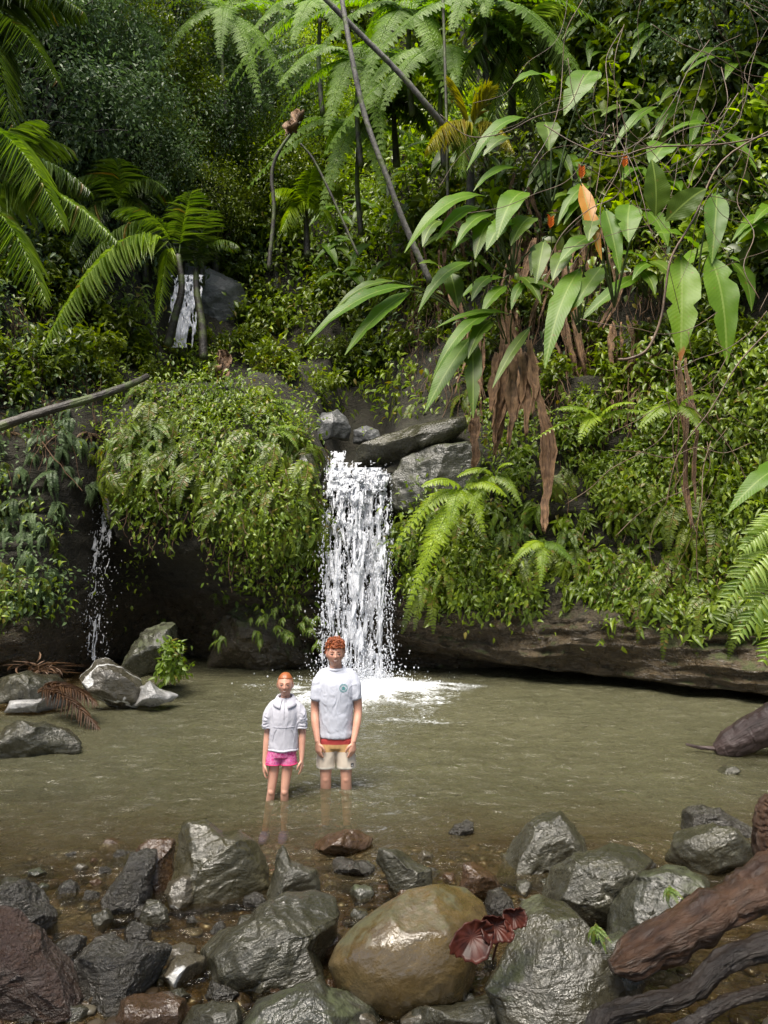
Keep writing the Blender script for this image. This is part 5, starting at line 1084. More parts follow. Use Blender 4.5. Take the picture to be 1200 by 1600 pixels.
# ================================================================ PLANTS: undergrowth that covers the banks (nobody could count it)
def undergrowth():
    rng = np.random.default_rng(77); zones = {'mid': [], 'dark': [], 'fern_yellow': [], 'herb': [], 'bright': []}
    n = 30000; X = rng.uniform(-170, 1370, n); Y = rng.uniform(-120, 1010, n)
    for x, y in zip(X, Y):
        if bare(x, y) and rng.random() > .03: continue
        p, nn = hit(x, y)
        if p is None or p[2] < .9: continue
        cl_ = fbm(np.array([p * 1.25]), 3, 91)[0]
        if x < 160 and y > 470 and rng.random() > .55: continue
        if y > 420 and rng.random() > np.clip((cl_ + .16) / .30, .04, 1): continue
        if 640 < x < 1010 and 380 < y < 620 and rng.random() > .35: continue
        fine = 1.0
        if x < 160 and y > 470: fine = .7
        if (150 < x < 510 and 560 < y < 900): fine = .62
        if x > 620 and y > 640: fine = .75
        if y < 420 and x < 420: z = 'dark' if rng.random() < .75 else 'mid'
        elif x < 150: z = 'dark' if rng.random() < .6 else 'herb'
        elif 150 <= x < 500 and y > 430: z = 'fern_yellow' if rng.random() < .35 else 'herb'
        elif 420 <= x < 720 and y < 430: z = 'bright' if rng.random() < .6 else 'mid'  # lighter leaf colour here also stands in for the hazy glow
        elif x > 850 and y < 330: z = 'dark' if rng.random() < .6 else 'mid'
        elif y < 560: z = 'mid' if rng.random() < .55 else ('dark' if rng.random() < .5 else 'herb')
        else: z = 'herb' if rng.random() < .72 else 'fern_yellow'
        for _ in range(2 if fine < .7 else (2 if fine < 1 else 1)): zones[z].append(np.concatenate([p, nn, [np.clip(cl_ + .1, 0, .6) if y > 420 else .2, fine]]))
    nm = {'mid': 'undergrowth', 'dark': 'undergrowth', 'fern_yellow': 'undergrowth', 'herb': 'undergrowth', 'bright': 'undergrowth'}
    for z, L in zones.items():
        A = np.array(L); k = 5; P = np.repeat(A[:, :3], k, 0); Nn = np.repeat(A[:, 3:6], k, 0); Cl = np.repeat(A[:, 6], k); Fi = np.repeat(A[:, 7], k); m = len(P); far = np.clip((P[:, 1] - 12) / 10, 0, 1)
        P = P + rng.normal(0, .13, (m, 3)) * (1 + far)[:, None] + Nn * (rng.random(m) ** 1.3 * (.10 + .9 * Cl + .5 * far))[:, None]
        Xd = Nn * .6 + rng.normal(0, .65, (m, 3)) + np.array([0, 0, -.55]); Zd = Nn + np.array([0, 0, .8]) + rng.normal(0, .4, (m, 3))
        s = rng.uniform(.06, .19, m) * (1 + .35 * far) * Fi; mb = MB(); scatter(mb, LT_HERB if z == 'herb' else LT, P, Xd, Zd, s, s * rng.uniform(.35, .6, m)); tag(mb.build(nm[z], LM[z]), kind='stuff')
undergrowth()
# wet moss and hanging root hair over the ledges
def hanging_roots():
    rng = np.random.default_rng(31); mb = MB()
    zones = [([(600, 330), (1060, 330), (1060, 620), (860, 640), (640, 600)], 1300, 1.1), ([(160, 700), (500, 700), (500, 900), (240, 850)], 260, .45), ([(0, 470), (150, 480), (150, 700), (0, 760)], 260, .9), ([(850, 560), (1180, 560), (1180, 900), (850, 900)], 220, .9), ([(620, 880), (1150, 880), (1150, 950), (620, 930)], 140, .35)]
    for poly, n, ln in zones:
        for p, nn, x, y in sample(poly, n, rng.integers(1 << 30)):
            L = ln * rng.uniform(.3, 1.1); a = p + nn * rng.uniform(.02, .35); d = np.array([rng.normal(0, .25), rng.normal(0, .15), -1]) * L; path = a + np.linspace(0, 1, 7)[:, None] * d + np.cumsum(rng.normal(0, .032, (7, 3)), 0)
            v, q, t = tube(path, rng.uniform(.004, .013) * np.linspace(1, .5, 7), 4, cap=False); mb.add(v, q)
    tag(mb.build('hanging_roots', M_DEAD), kind='stuff')
hanging_roots()
# ================================================================ PLANTS: the ones that stand out, each one a thing
# --- ferns and herbs on the ledges
F_A = [fern_mesh('hanging_fern', LM['fern'], 11, .58, s, 1.9) for s in (1, 2, 3)]
F_Y = [fern_mesh('yellow_fern', LM['fern_yellow'], 10, .50, s, 1.6) for s in (4, 5)]
H_A = [herb_mesh('hanging_herb', LM['herb'], 34, .42, .21, s, .7, aspect=.36) for s in (6, 7, 8)]
F_B = [fern_mesh('withered_fern', LM['brown'], 8, .5, s, 1.5) for s in (11, 12)]
H_Y = [herb_mesh('pale_herb', LM['bright'], 34, .42, .19, s, .5, aspect=.30) for s in (9, 10)]
OUT = [(160, 705), (200, 610), (235, 570), (330, 560), (420, 610), (470, 690), (500, 770), (506, 850), (450, 835), (350, 795), (250, 750), (175, 770)]
plant_out('hanging_fern', F_A, sample(OUT, 95, 1, 11, False), 1, 'drooping green fern on the overgrown outcrop left of the waterfall', 'fern', 'hanging ferns on the outcrop left of the waterfall')
plant_out('yellow_fern', F_Y, sample(OUT, 70, 2, 15), 2, 'yellowish fern tuft on the overgrown outcrop left of the waterfall', 'fern', 'yellowish ferns on the outcrop left of the waterfall')
plant_out('withered_fern', F_B, sample(OUT, 34, 12, 14), 12, 'withered brown fern hanging among the green ones on the left outcrop', 'fern', 'withered ferns on the left outcrop', .6, 1.0)
plant_out('hanging_herb', [herb_mesh('hanging_herb', LM['herb'], 44, .3, .14, s, 1.5, aspect=.36) for s in (43, 44)], sample([(170, 745), (350, 780), (508, 800), (508, 875), (440, 850), (340, 820), (240, 785), (180, 795)], 55, 3, 12), 3, 'pointed-leaf herb hanging from the lower lip of the left outcrop', 'herb', 'herbs hanging from the lip of the left outcrop')
STRAP = [herb_mesh('strap_fern', LM['herb'], 64, .34, .16, s, 2.0, aspect=.2) for s in (31, 32)] + [herb_mesh('strap_fern', LM['fern_yellow'], 54, .34, .15, 33, 2.0, aspect=.2)]
plant_out('strap_fern', STRAP, sample(OUT, 70, 13, 13), 13, 'narrow-leaved hanging fern on the overgrown outcrop left of the waterfall', 'fern', 'narrow-leaved ferns on the left outcrop', .7, 1.1)
RL = [(620, 800), (760, 780), (860, 740), (1000, 700), (1230, 690), (1260, 960), (1100, 955), (950, 935), (800, 925), (640, 925)]
H_S = [herb_mesh('hanging_herb', LM['herb'], 44, .32, .15, s, 1.6, aspect=.42) for s in (41, 42)]
plant_out('hanging_herb', H_S + H_A[:1], sample([(622, 800), (700, 850), (1130, 850), (1240, 830), (1250, 975), (1120, 955), (950, 938), (800, 925), (640, 930)], 110, 16, 13, False), 16, 'small-leaved herb hanging from the lower lip of the right ledge', 'herb', 'herbs hanging from the lip of the right ledge', .7, 1.1)
plant_out('hanging_herb', H_A, sample(RL, 120, 4, 13), 4, 'pointed-leaf herb hanging over the long rock ledge right of the waterfall', 'herb', 'herbs hanging over the right rock ledge', .7, 1.15)
plant_out('hanging_fern', F_A, sample(RL, 44, 5, 18), 5, 'drooping green fern on the bank above the right rock ledge', 'fern', 'ferns above the right rock ledge', .6, 1.1)
plant_out('pale_herb', H_Y, sample([(700, 780), (900, 640), (1230, 560), (1240, 850), (1000, 930), (800, 900)], 60, 6, 22), 6, 'light green leafy herb on the right bank above the ledge', 'herb', 'light green herbs on the right bank')
plant_out('strap_fern', STRAP, sample(RL, 70, 14, 16), 14, 'narrow-leaved hanging fern on the bank above the right rock ledge', 'fern', 'narrow-leaved ferns above the right rock ledge', .7, 1.1)
plant_out('withered_fern', F_B, sample(RL, 26, 15, 20), 15, 'withered brown fern on the bank above the right rock ledge', 'fern', 'withered ferns above the right rock ledge', .6, 1.0)
plant_out('hanging_fern', F_A, sample([(-60, 640), (60, 640), (120, 700), (110, 780), (60, 940), (-60, 960)], 28, 7, 14), 7, 'small dark fern on the mossy wall at the left edge', 'fern', 'ferns on the mossy wall at left', .5, .9)
plant_out('yellow_fern', F_Y, sample([(-60, 760), (90, 760), (95, 870), (20, 960), (-60, 960)], 24, 8, 14), 8, 'yellow-green fern on the mossy wall at the left edge', 'fern', 'yellow-green ferns on the mossy wall at left', .5, .8)
plant_out('yellow_fern', F_Y, sample([(330, 905), (420, 905), (500, 940), (500, 1010), (420, 1000), (340, 960)], 34, 9, 10), 9, 'small moss fern clinging to the dark rock under the left outcrop', 'fern', 'small ferns on the dark rock beside the falling water', .25, .5)
plant_out('yellow_fern', F_Y, sample([(430, 590), (490, 640), (500, 720), (460, 720), (400, 640)], 20, 10, 12), 10, 'bright yellow-green fern beside the grey boulder at the lip', 'fern', 'yellow ferns beside the lip boulder', .7, 1.1)
plant_out('hanging_fern', F_A, sample([(600, 560), (760, 600), (770, 660), (600, 640)], 16, 11, 16), 11, 'dark fern hanging behind the slab above the waterfall', 'fern', 'dark ferns behind the slab above the waterfall', .7, 1.2)

# --- shrubs
S_M = [shrub_mesh('leafy_shrub', LM['mid'], 480, .55, .17, s) for s in (1, 2)]
S_H = [shrub_mesh('light_shrub', LM['herb'], 420, .5, .16, s, .32) for s in (3, 4)]
S_Y = [shrub_mesh('yellow_shrub', LM['yellow'], 380, .42, .11, 5, .36)]
S_B = [shrub_mesh('broad_shrub', LM['bright'], 170, .55, .24, 6, .42), shrub_mesh('broad_shrub', LM['mid'], 200, .6, .26, 7, .45)]
def shrubs(name, meshes, poly, n, seed, label, group, a, b, mind=25): plant_out(name, meshes, sample(poly, n, seed, mind), seed, label, 'shrub', group, a, b, .05)
shrubs('leafy_shrub', S_M, [(190, 540), (480, 470), (560, 430), (600, 600), (480, 640), (420, 600), (330, 570), (230, 600)], 26, 21, 'leafy green shrub on top of the outcrop left of the waterfall', 'shrubs on top of the left outcrop', .6, 1.1)
shrubs('yellow_shrub', S_Y, [(320, 500), (420, 520), (440, 590), (330, 560)], 5, 22, 'yellow-leaved shrub on the outcrop below the slim palm trunks', 'yellow-leaved shrubs on the outcrop', .6, .9)
shrubs('light_shrub', S_H, [(880, 560), (1260, 540), (1260, 860), (1000, 830), (880, 760)], 40, 23, 'light green fine-leaved shrub on the bank at right', 'fine-leaved shrubs on the right bank', .55, 1.1)
shrubs('leafy_shrub', S_M, [(560, 440), (900, 420), (1250, 400), (1250, 600), (900, 620), (640, 600)], 40, 24, 'dark leafy shrub among the brown hanging roots on the right bank', 'shrubs among the roots on the right bank', .6, 1.1)
shrubs('light_shrub', S_H, [(420, 160), (700, 150), (700, 480), (430, 500)], 38, 25, 'light green bushy shrub on the far slope above the waterfall', 'shrubs on the far slope above the waterfall', 1.1, 2.0)
shrubs('broad_shrub', S_B, [(560, 120), (1250, -40), (1250, 420), (900, 400), (640, 380)], 46, 26, 'broad-leaved shrub on the steep slope at upper right', 'broad-leaved shrubs on the upper right slope', .9, 1.7, 40)
shrubs('leafy_shrub', S_M, [(430, -120), (1280, -120), (1280, 130), (430, 150)], 34, 27, 'dark shrub high on the slope near the top edge', 'shrubs high on the slope', 1.4, 2.4, 40)
shrubs('leafy_shrub', S_M, [(-150, 380), (210, 400), (190, 600), (60, 640), (-150, 640)], 20, 28, 'dark shrub in the shade under the palms at left', 'shaded shrubs under the left palms', .8, 1.4, 40)
# the small bush on the spit
p = at(270, 1022, 12.0); o = link('spit_bush', shrub_mesh('spit_bush', LM['fern_yellow'], 520, .36, .12, 9, .4, .8), p - np.array([0, 0, .30]), (0, 0, .4), 1.0); tag(o, 'round yellow-green leafy bush on the pointed rock of the spit', 'bush')

# --- background trees: trunk and crown
def tree_proto(seed, n, R, leaf, mat, height=3.0):
    rng = np.random.default_rng(seed); cm = MB(); c = crown(cm, rng, n, R, 34, leaf, .42, .95, centre=(0, 0, height), spread=.34); tm = MB(); top = np.array([rng.normal(0, .2), rng.normal(0, .2), height * .95])
    path = smooth_path([(0, 0, -1.0), (rng.normal(0, .15), rng.normal(0, .15), height * .45), top], 16); v, q, t = tube(path, np.linspace(.11, .04, 16), 8); tm.add(v, q, t)
    for k in range(14):
        a = path[rng.integers(7, 15)]; v, q, t = tube(arc_path(a, c[k], .2, 9), np.linspace(.035, .008, 9), 5, cap=False); tm.add(v, q)
    return tm.mesh('trunk', M_TRUNK), cm.mesh('crown', mat)
TREES = {'bright': [tree_proto(s, 4200, 1.6, .12, LM['bright'], 2.4) for s in (5, 6)], 'dark': [tree_proto(s, 5200, 1.9, .105, LM['dark']) for s in (1, 2)], 'mid': [tree_proto(s, 4600, 1.7, .11, LM['mid'], 2.6) for s in (3, 4)]}
def tree(kind, p, scale, yaw, label, group, k):
    tm, cm = TREES[kind][k % 2]; r = thing('rainforest_tree', label, 'tree', p, group); r.rotation_euler = (0, 0, yaw); r.scale = (scale,) * 3
    link('trunk', tm, parent=r); link('crown', cm, parent=r)
def forest(kind, poly, n, seed, label, group, a, b, mind=60, down=1.5, out=.6):
    rng = np.random.default_rng(seed)
    for k, (p, nn, x, y) in enumerate(sample(poly, n, seed, mind)):
        tree(kind, p + nn * out + np.array([0, 0, -down]), rng.uniform(a, b), rng.uniform(0, 6.28), label, group, k)
forest('dark', [(-120, -100), (430, -100), (440, 330), (330, 400), (60, 330), (-120, 260)], 20, 41, 'dark small-leaved tree on the far left slope', 'dark trees on the left slope', .8, 1.25)
forest('mid', [(160, 60), (470, -60), (480, 380), (330, 420), (180, 330)], 12, 42, 'mid-green small-leaved tree on the slope behind the upper fall', 'mid-green trees behind the upper fall', .7, 1.05)
forest('bright', [(400, 20), (600, -20), (640, 260), (560, 420), (420, 400)], 9, 45, 'bright yellow-green tree on the far slope above the waterfall', 'bright trees on the far slope', .55, .85, 50)  # brightened crowns: hazy glow of the far slope put into the leaf colour
forest('mid', [(420, -110), (900, -110), (800, 60), (430, 80)], 9, 43, 'leafy tree high on the slope at the top of the view', 'leafy trees at the top of the slope', .9, 1.3)
forest('dark', [(860, -120), (1300, -120), (1300, 180), (950, 160)], 11, 44, 'dark small-leaved tree overhanging from the top right slope', 'dark trees on the top right slope', .7, 1.1, 70)

# --- broad blades (heliconia and banana-like plants); every blade is a part
def blade(mb, a, b, w, arch=.12, up=None, roll=0.0, T=None):
    """one broad leaf from base a to tip b"""
    a, b = np.asarray(a, float), np.asarray(b, float); L = np.linalg.norm(b - a); x = unit(b - a); w = w * .9
    up = np.array([0, -.75, .8]) if up is None else np.asarray(up, float); up = up + roll * np.cross(x, up); v, q, uv = T or LT_BLADE
    y = unit(np.cross(up, x)); z = np.cross(x, y); s = v[:, 0]
    rg = np.random.default_rng(int(abs(a[0] * 917 + b[2] * 533 + w * 7919) * 100) % (1 << 31)); v = v.copy(); m_ = 7; rows = len(v) // m_
    for sd in (0, 1):
        f = 1 - .07 * rg.random(rows)
        for _ in range(rg.integers(0, 2)): k_ = rg.integers(rows // 4, rows - 3); f[k_] *= rg.uniform(.55, .85)
        for c_ in range(3): v[(np.arange(rows) * m_) + (c_ if sd == 0 else 4 + c_), 1] *= 1 - (1 - f) * ((3 - c_) / 3 if sd == 0 else (c_ + 1) / 3)
    bendy = rg.normal(0, .07) * L; dro = rg.uniform(.0, .14)
    V = a + np.outer(s * L, x) + np.outer(v[:, 1] * w + bendy * s ** 2, y) + np.outer(v[:, 2] * w * .7 + arch * L * 4 * s * (1 - s), z); V[:, 2] -= dro * L * s ** 3
    mb.add(V, q, None, uv)
def blade_plant(name, label, cat, foot, leaves, group=None):
    """foot: (px, py, Y); leaves: (base px, py, tip px, py, width px, Y base, Y tip, material, arch)"""
    f = at(*foot); root = thing(name, label, cat, f, group); F = np.array(f)
    for (bx, by, tx, ty, wpx, Yb, Yt, mat, ar) in leaves:
        a, b = at(bx, by, Yb), at(tx, ty, Yt); mb = MB(); blade(mb, a - F, b - F, wpx / FPX * (Yb + Yt) / 2, ar); mb.build('leaf', LM[mat], root, use_uv=True)
        P = smooth_path([(0, 0, 0), (a - F) * .55 + np.array([0, .15, .12 * np.linalg.norm(a - F)]), a - F, (a - F) * .92 + (b - F) * .08], 14); v, q, t = tube(P, np.linspace(.018, .009, 14), 6); MB().add(v, q, t).build('stalk', M_STEM, root)
    return root
B_, D_, T_ = 'blade', 'blade_dark', 'blade_burnt'
blade_plant('broadleaf_plant', 'broad-leaved plant with long glossy blades sweeping left over the upper middle', 'plant', (800, 430, 13.2), [
 (765, 308, 634, 374, 40, 12.2, 11.4, B_, .13), (752, 325, 692, 362, 34, 12.2, 11.5, B_, .1), (822, 300, 768, 352, 50, 12.0, 11.3, B_, .1), (775, 335, 700, 372, 34, 12.1, 11.5, B_, .1), (770, 345, 735, 390, 40, 12.1, 11.6, D_, .1),
 (800, 342, 758, 385, 42, 12, 11.5, B_, .1), (832, 340, 800, 372, 44, 12, 11.5, D_, .1), (848, 380, 832, 425, 34, 12.1, 11.7, D_, .08), (690, 345, 650, 380, 30, 12.3, 11.8, D_, .1), (815, 265, 735, 292, 26, 12.2, 11.7, B_, .12)])
blade_plant('broadleaf_plant', 'broad-leaved plant with drooping pair of light blades above the grey lip boulder', 'plant', (745, 520, 13.8), [
 (650, 448, 484, 522, 36, 12.6, 11.6, B_, .10), (642, 455, 552, 538, 36, 12.6, 11.8, B_, .06), (738, 410, 648, 468, 32, 12.7, 12.1, B_, .1), (703, 425, 716, 478, 38, 12.7, 12.4, D_, .05), (768, 432, 732, 458, 28, 12.7, 12.3, B_, .05), (620, 440, 520, 475, 26, 12.8, 12.3, D_, .1), (690, 420, 655, 408, 24, 12.8, 12.5, D_, .1)])
blade_plant('broadleaf_plant', 'broad-leaved plant with long narrow blades hanging over the dark slab', 'plant', (800, 560, 13.6), [
 (775, 488, 673, 572, 30, 12.4, 11.7, B_, .12), (738, 525, 668, 634, 38, 12.4, 11.8, B_, .05), (738, 525, 740, 642, 34, 12.4, 11.9, D_, .04), (800, 492, 690, 512, 22, 12.5, 11.9, B_, .10), (770, 500, 724, 545, 32, 12.4, 11.9, D_, .08), (830, 510, 768, 600, 22, 12.5, 12.0, D_, .05)])
blade_plant('broadleaf_plant', 'broad-leaved plant with one blade turning orange at its torn end', 'plant', (905, 520, 12.6), [
 (908, 418, 834, 548, 46, 11.6, 10.9, B_, .06), (942, 415, 895, 482, 40, 11.5, 11.1, 'blade_burnt', .04), (885, 395, 862, 425, 38, 11.7, 11.3, D_, .05), (850, 375, 838, 440, 34, 11.8, 11.4, D_, .05), (925, 370, 885, 400, 40, 11.6, 11.2, B_, .08)])
blade_plant('broadleaf_plant', 'broad-leaved plant with a hanging orange dying blade', 'plant', (960, 480, 12.0), [
 (945, 325, 962, 412, 38, 11.0, 10.6, B_, .05), (985, 318, 968, 372, 50, 11.0, 10.6, B_, .06), (908, 285, 925, 392, 30, 11.2, 10.8, 'blade_orange', .04), (1010, 330, 1040, 372, 44, 11, 10.6, B_, .08), (930, 335, 915, 372, 36, 11.1, 10.7, D_, .05), (1045, 225, 1020, 250, 60, 10.8, 10.4, B_, .08)])
blade_plant('broadleaf_plant', 'broad-leaved plant with two wide torn brown-tipped blades at right', 'plant', (1085, 520, 11.4), [
 (1064, 398, 1062, 545, 66, 10.4, 9.9, T_, .04), (1108, 396, 1148, 545, 62, 10.4, 9.9, B_, .05), (1120, 300, 1112, 395, 44, 10.6, 10.2, 'blade', .05), (1090, 390, 1030, 355, 50, 10.5, 10.1, B_, .08)])
blade_plant('broadleaf_plant', 'broad-leaved plant with ragged pale blades high on the right slope', 'plant', (860, 330, 13.4), [
 (828, 186, 733, 250, 32, 12.2, 11.6, B_, .14), (870, 130, 800, 120, 40, 12.6, 12.0, B_, .1), (925, 110, 895, 165, 60, 12.5, 12.0, B_, .08), (850, 190, 865, 230, 46, 12.3, 11.9, D_, .08), (905, 200, 940, 165, 48, 12.4, 12.0, D_, .1), (800, 215, 760, 240, 34, 12.3, 11.9, D_, .1)])
blade_plant('broadleaf_plant', 'single long blade entering the view at the right edge above the ledge', 'plant', (1270, 800, 8.6), [(1240, 722, 1144, 784, 44, 7.9, 7.6, B_, .1), (1255, 740, 1320, 760, 44, 7.9, 7.6, B_, .1)])
rng = np.random.default_rng(55)
for k, (x, y) in enumerate([(580, 330), (540, 400), (520, 350), (640, 300), (990, 200), (1060, 180), (960, 100), (1130, 240), (880, 260), (1180, 350), (600, 230), (700, 250), (1010, 440), (760, 200), (850, 60), (1150, 120), (900, 320), (780, 270), (1000, 300), (720, 400), (660, 350), (930, 60), (1020, 60), (620, 420), (820, 470), (1120, 430), (560, 460)]):
    p, nn = hit(x, y); Y = p[1] - .3; lv = []
    for j in range(5):
        a = rng.uniform(-2.6, -.5) + .3; r = rng.uniform(16, 34); bx, by = x + rng.normal(0, 18), y - rng.uniform(5, 40); ln = rng.uniform(55, 110) * 13 / Y; s = rng.choice([-1, -1, 1]); lv.append((bx, by, bx + s * ln * rng.uniform(.3, .95), by + ln * rng.uniform(-.2, .8), rng.uniform(20, 36) * 13 / Y, Y - .6, Y - 1.0 - rng.random() * .4, [B_, B_, D_][rng.integers(3)], .1))
    blade_plant('broadleaf_plant', 'smaller broad-leaved plant in the dense growth of the right and middle slope', 'plant', (x, y + 25, Y), lv, 'smaller broad-leaved plants of the slope')
# three flower spikes
for (x, y, Y, lab) in ((908, 272, 11.2, 'orange flower spike above the hanging orange blade'), (860, 350, 11.8, 'orange flower spike beside the long drooping blade'), (975, 255, 11.4, 'small orange flower spike in the shade at upper right')):
    p = at(x, y, Y); r = thing('flower_spike', lab, 'flower', p); mb = MB(); n = 9
    P = np.stack([np.zeros(n), np.zeros(n), np.linspace(-.08, .08, n)], -1); sd = np.where(np.arange(n) % 2, 1, -1)
    scatter(mb, leaf_t(3, .3, .5, -.2), P, np.stack([sd * .8, np.full(n, -.2), np.full(n, .9)], -1), np.tile([0, -1, .3], (n, 1)), .10, .035); mb.build('bracts', plain('orange_bract', (.60, .16, .01), .4) if 'orange_bract' not in bpy.data.materials else bpy.data.materials['orange_bract'], r)
    MB().add(*tube(arc_path((0, 0, .1), (.1, .35, -.5), .05, 8), .008, 6)).build('stalk', M_STEM, r)

# --- palms; every frond is a part
def palm_frond(root, F, a, b, arch, leaflet, n, mat, droop=.5, width=.035, name='frond', seed=1, sweep=58, rach=.016, up=(0, -.3, 1), skew=.8):
    path = arc_path(a, b, arch, 26, skew=skew) - F; mb = MB(); frond(mb, path, leaflet, n, width, droop=droop, rng=np.random.default_rng(seed), rach=rach, up=up, sweep=sweep); mb.build(name, LM[mat] if isinstance(mat, str) else mat, root)
def palm(label, base, crown_p, fr, trunk=None, group=None, name='palm'):
    B = at(*base); C = at(*crown_p); root = thing(name, label, 'palm', B, group)
    P = smooth_path([(0, 0, 0)] + [at(*t) - B for t in (trunk or [])] + [C - B], 24); v, q, t = tube(P, np.linspace(.10, .06, 24), 10); MB().add(v, q, t).build('trunk', M_PALM, root)
    for k, (bx, by, Yb, tx, ty, Yt, arch, lf, n, mat, dr) in enumerate(fr): palm_frond(root, B, at(bx, by, Yb), at(tx, ty, Yt), arch, lf, n, mat, dr, seed=k + 3)
    return root
palm('feather palm leaning in from the left edge with long pale fronds', (-150, 640, 9.0), (-60, 300, 8.6), [
 (-50, 235, 8.5, 98, 355, 7.9, .50, .58, 52, 'palm_light', .55), (-40, 325, 8.5, 182, 378, 8.1, .42, .55, 54, 'palm_light', .8), (-50, 350, 8.4, 70, 468, 7.8, .45, .55, 48, 'palm_light', .7), (-50, 290, 8.8, 140, 300, 9.0, .38, .55, 48, 'palm', .6), (-60, 300, 8.8, 60, 190, 9.4, .2, .5, 44, 'palm', .5),
 (-70, 300, 8.8, -200, 300, 9, .4, .5, 40, 'palm', .5), (-60, 330, 8.5, -40, 470, 8.0, .3, .5, 40, 'palm_light', .6), (-60, 280, 8.9, 110, 235, 10, .3, .55, 46, 'palm', .6)])
palm('slim palm on the outcrop with a yellow-green frond drooping over the dark bank', (262, 540, 15.6), (278, 398, 15.4), [
 (270, 405, 15.2, 66, 548, 13.6, 1.05, .80, 54, 'palm_light', .75), (268, 395, 15.2, 246, 500, 14.8, .4, .36, 34, 'bright', .8), (275, 395, 15.4, 180, 330, 15.6, .4, .6, 40, 'palm', .5), (280, 395, 15.4, 300, 300, 15.6, .2, .6, 40, 'palm', .5), (272, 400, 15.3, 130, 420, 14.6, .8, .7, 46, 'palm', .7)], trunk=[(272, 500, 15.5), (284, 450, 15.45)])
palm('second slim palm beside the far waterfall', (318, 560, 15.8), (306, 420, 15.8), [
 (306, 420, 15.8, 372, 385, 15.5, .35, .4, 34, 'palm', .6), (306, 420, 15.8, 330, 330, 16, .2, .5, 34, 'palm', .5), (306, 420, 15.8, 262, 350, 16, .2, .5, 34, 'palm', .5)], trunk=[(316, 510, 15.8), (308, 460, 15.8)])
palm('palm with yellowing fronds in the upper middle of the slope', (735, 330, 14.6), (735, 215, 14.3), [
 (735, 205, 14.0, 668, 232, 13.2, .32, .62, 30, 'palm_yellow', 1.0), (738, 200, 14.0, 768, 140, 13.6, .05, .45, 26, 'palm_yellow', -.5), (730, 200, 14.0, 700, 130, 13.8, .05, .45, 26, 'palm_yellow', -.5), (742, 205, 14.1, 800, 235, 13.6, .3, .5, 30, 'palm_yellow', .8), (735, 205, 14.1, 720, 275, 13.4, .3, .5, 28, 'palm_light', .8)])
palm('dark palm with fronds radiating at the top middle of the slope', (800, 200, 15.5), (800, 70, 15.2), [
 (800, 75, 15, 700, 180, 14.2, .7, .75, 48, 'palm', .7), (805, 70, 15, 745, 30, 14.6, .3, .7, 46, 'palm_light', .5), (805, 75, 15, 770, 200, 14.2, .5, .7, 46, 'palm', .7), (810, 70, 15, 870, 10, 14.8, .3, .7, 46, 'palm_light', .6), (812, 75, 15, 900, 130, 14.4, .6, .7, 46, 'palm', .7), (800, 70, 15, 800, -40, 15, .2, .7, 46, 'palm', .6), (800, 75, 15, 850, 190, 14.3, .5, .7, 46, 'palm', .7)])
palm('small bright palm on the far slope above the waterfall', (480, 400, 18.5), (478, 330, 18.4), [
 (478, 332, 18.4, 425, 300, 18, .3, .55, 34, 'bright', .7), (478, 330, 18.4, 530, 292, 18, .3, .55, 34, 'bright', .7), (478, 332, 18.4, 440, 360, 17.8, .4, .55, 34, 'bright', .7), (478, 332, 18.4, 522, 362, 17.8, .4, .55, 34, 'bright', .7), (478, 330, 18.4, 490, 262, 18.4, .2, .55, 34, 'bright', .6)])
palm('shaded palm behind the bare leaning trunk at upper middle', (620, 260, 17.5), (615, 180, 17.3), [
 (615, 182, 17.2, 560, 150, 16.8, .4, .7, 40, 'palm', .7), (615, 182, 17.2, 560, 215, 16.6, .5, .7, 40, 'palm', .7), (615, 182, 17.2, 672, 215, 16.6, .5, .7, 40, 'palm', .7), (615, 180, 17.2, 650, 140, 17, .3, .7, 40, 'palm', .6)])
palm('dark palm in the top left corner with fronds hanging down', (-60, 260, 12), (-40, 40, 12), [
 (-40, 45, 12, 90, 130, 11.2, .5, .7, 46, 'palm', .6), (-40, 40, 12, 130, 20, 11.4, .5, .7, 46, 'palm', .6), (-40, 45, 12, 20, 200, 11.0, .5, .7, 46, 'palm', .6), (-40, 40, 12, 60, -60, 12, .3, .7, 46, 'palm', .6)])
palm('dark palm under the left tree with fronds spreading over the shade', (200, 420, 16.8), (190, 330, 16.6), [
 (190, 335, 16.5, 110, 290, 16, .5, .7, 44, 'palm', .7), (190, 335, 16.5, 110, 390, 15.8, .6, .7, 44, 'palm', .7), (190, 332, 16.5, 262, 300, 16, .5, .7, 44, 'palm', .7), (190, 335, 16.5, 240, 390, 15.8, .6, .7, 44, 'palm', .7), (190, 332, 16.5, 180, 250, 16.6, .2, .7, 44, 'palm', .6)])
# arching fern-like palm fronds at the right edge
for k, fr in enumerate([[(1290, 850, 7.6, 1128, 950, 7.0, .30, .26, 34, 'palm_light', .2), (1300, 870, 7.6, 1150, 1000, 7.0, .25, .26, 34, 'palm_light', .2), (1300, 880, 7.6, 1192, 1035, 6.9, .2, .26, 30, 'bright', .25), (1290, 850, 7.6, 1160, 860, 7.2, .28, .24, 34, 'palm_light', .2)]]):
    B = at(1300, 880, 7.8); r = thing('large_fern', 'large light green fern with arching fronds at the right edge above the pool', 'fern', B)
    for j, (bx, by, Yb, tx, ty, Yt, ar, lf, n, mat, dr) in enumerate(fr): palm_frond(r, B, at(bx, by, Yb), at(tx, ty, Yt), ar, lf, n, mat, dr, width=.045, seed=j + 40, sweep=78, rach=.008, up=(0, -.8, .7), skew=.7)

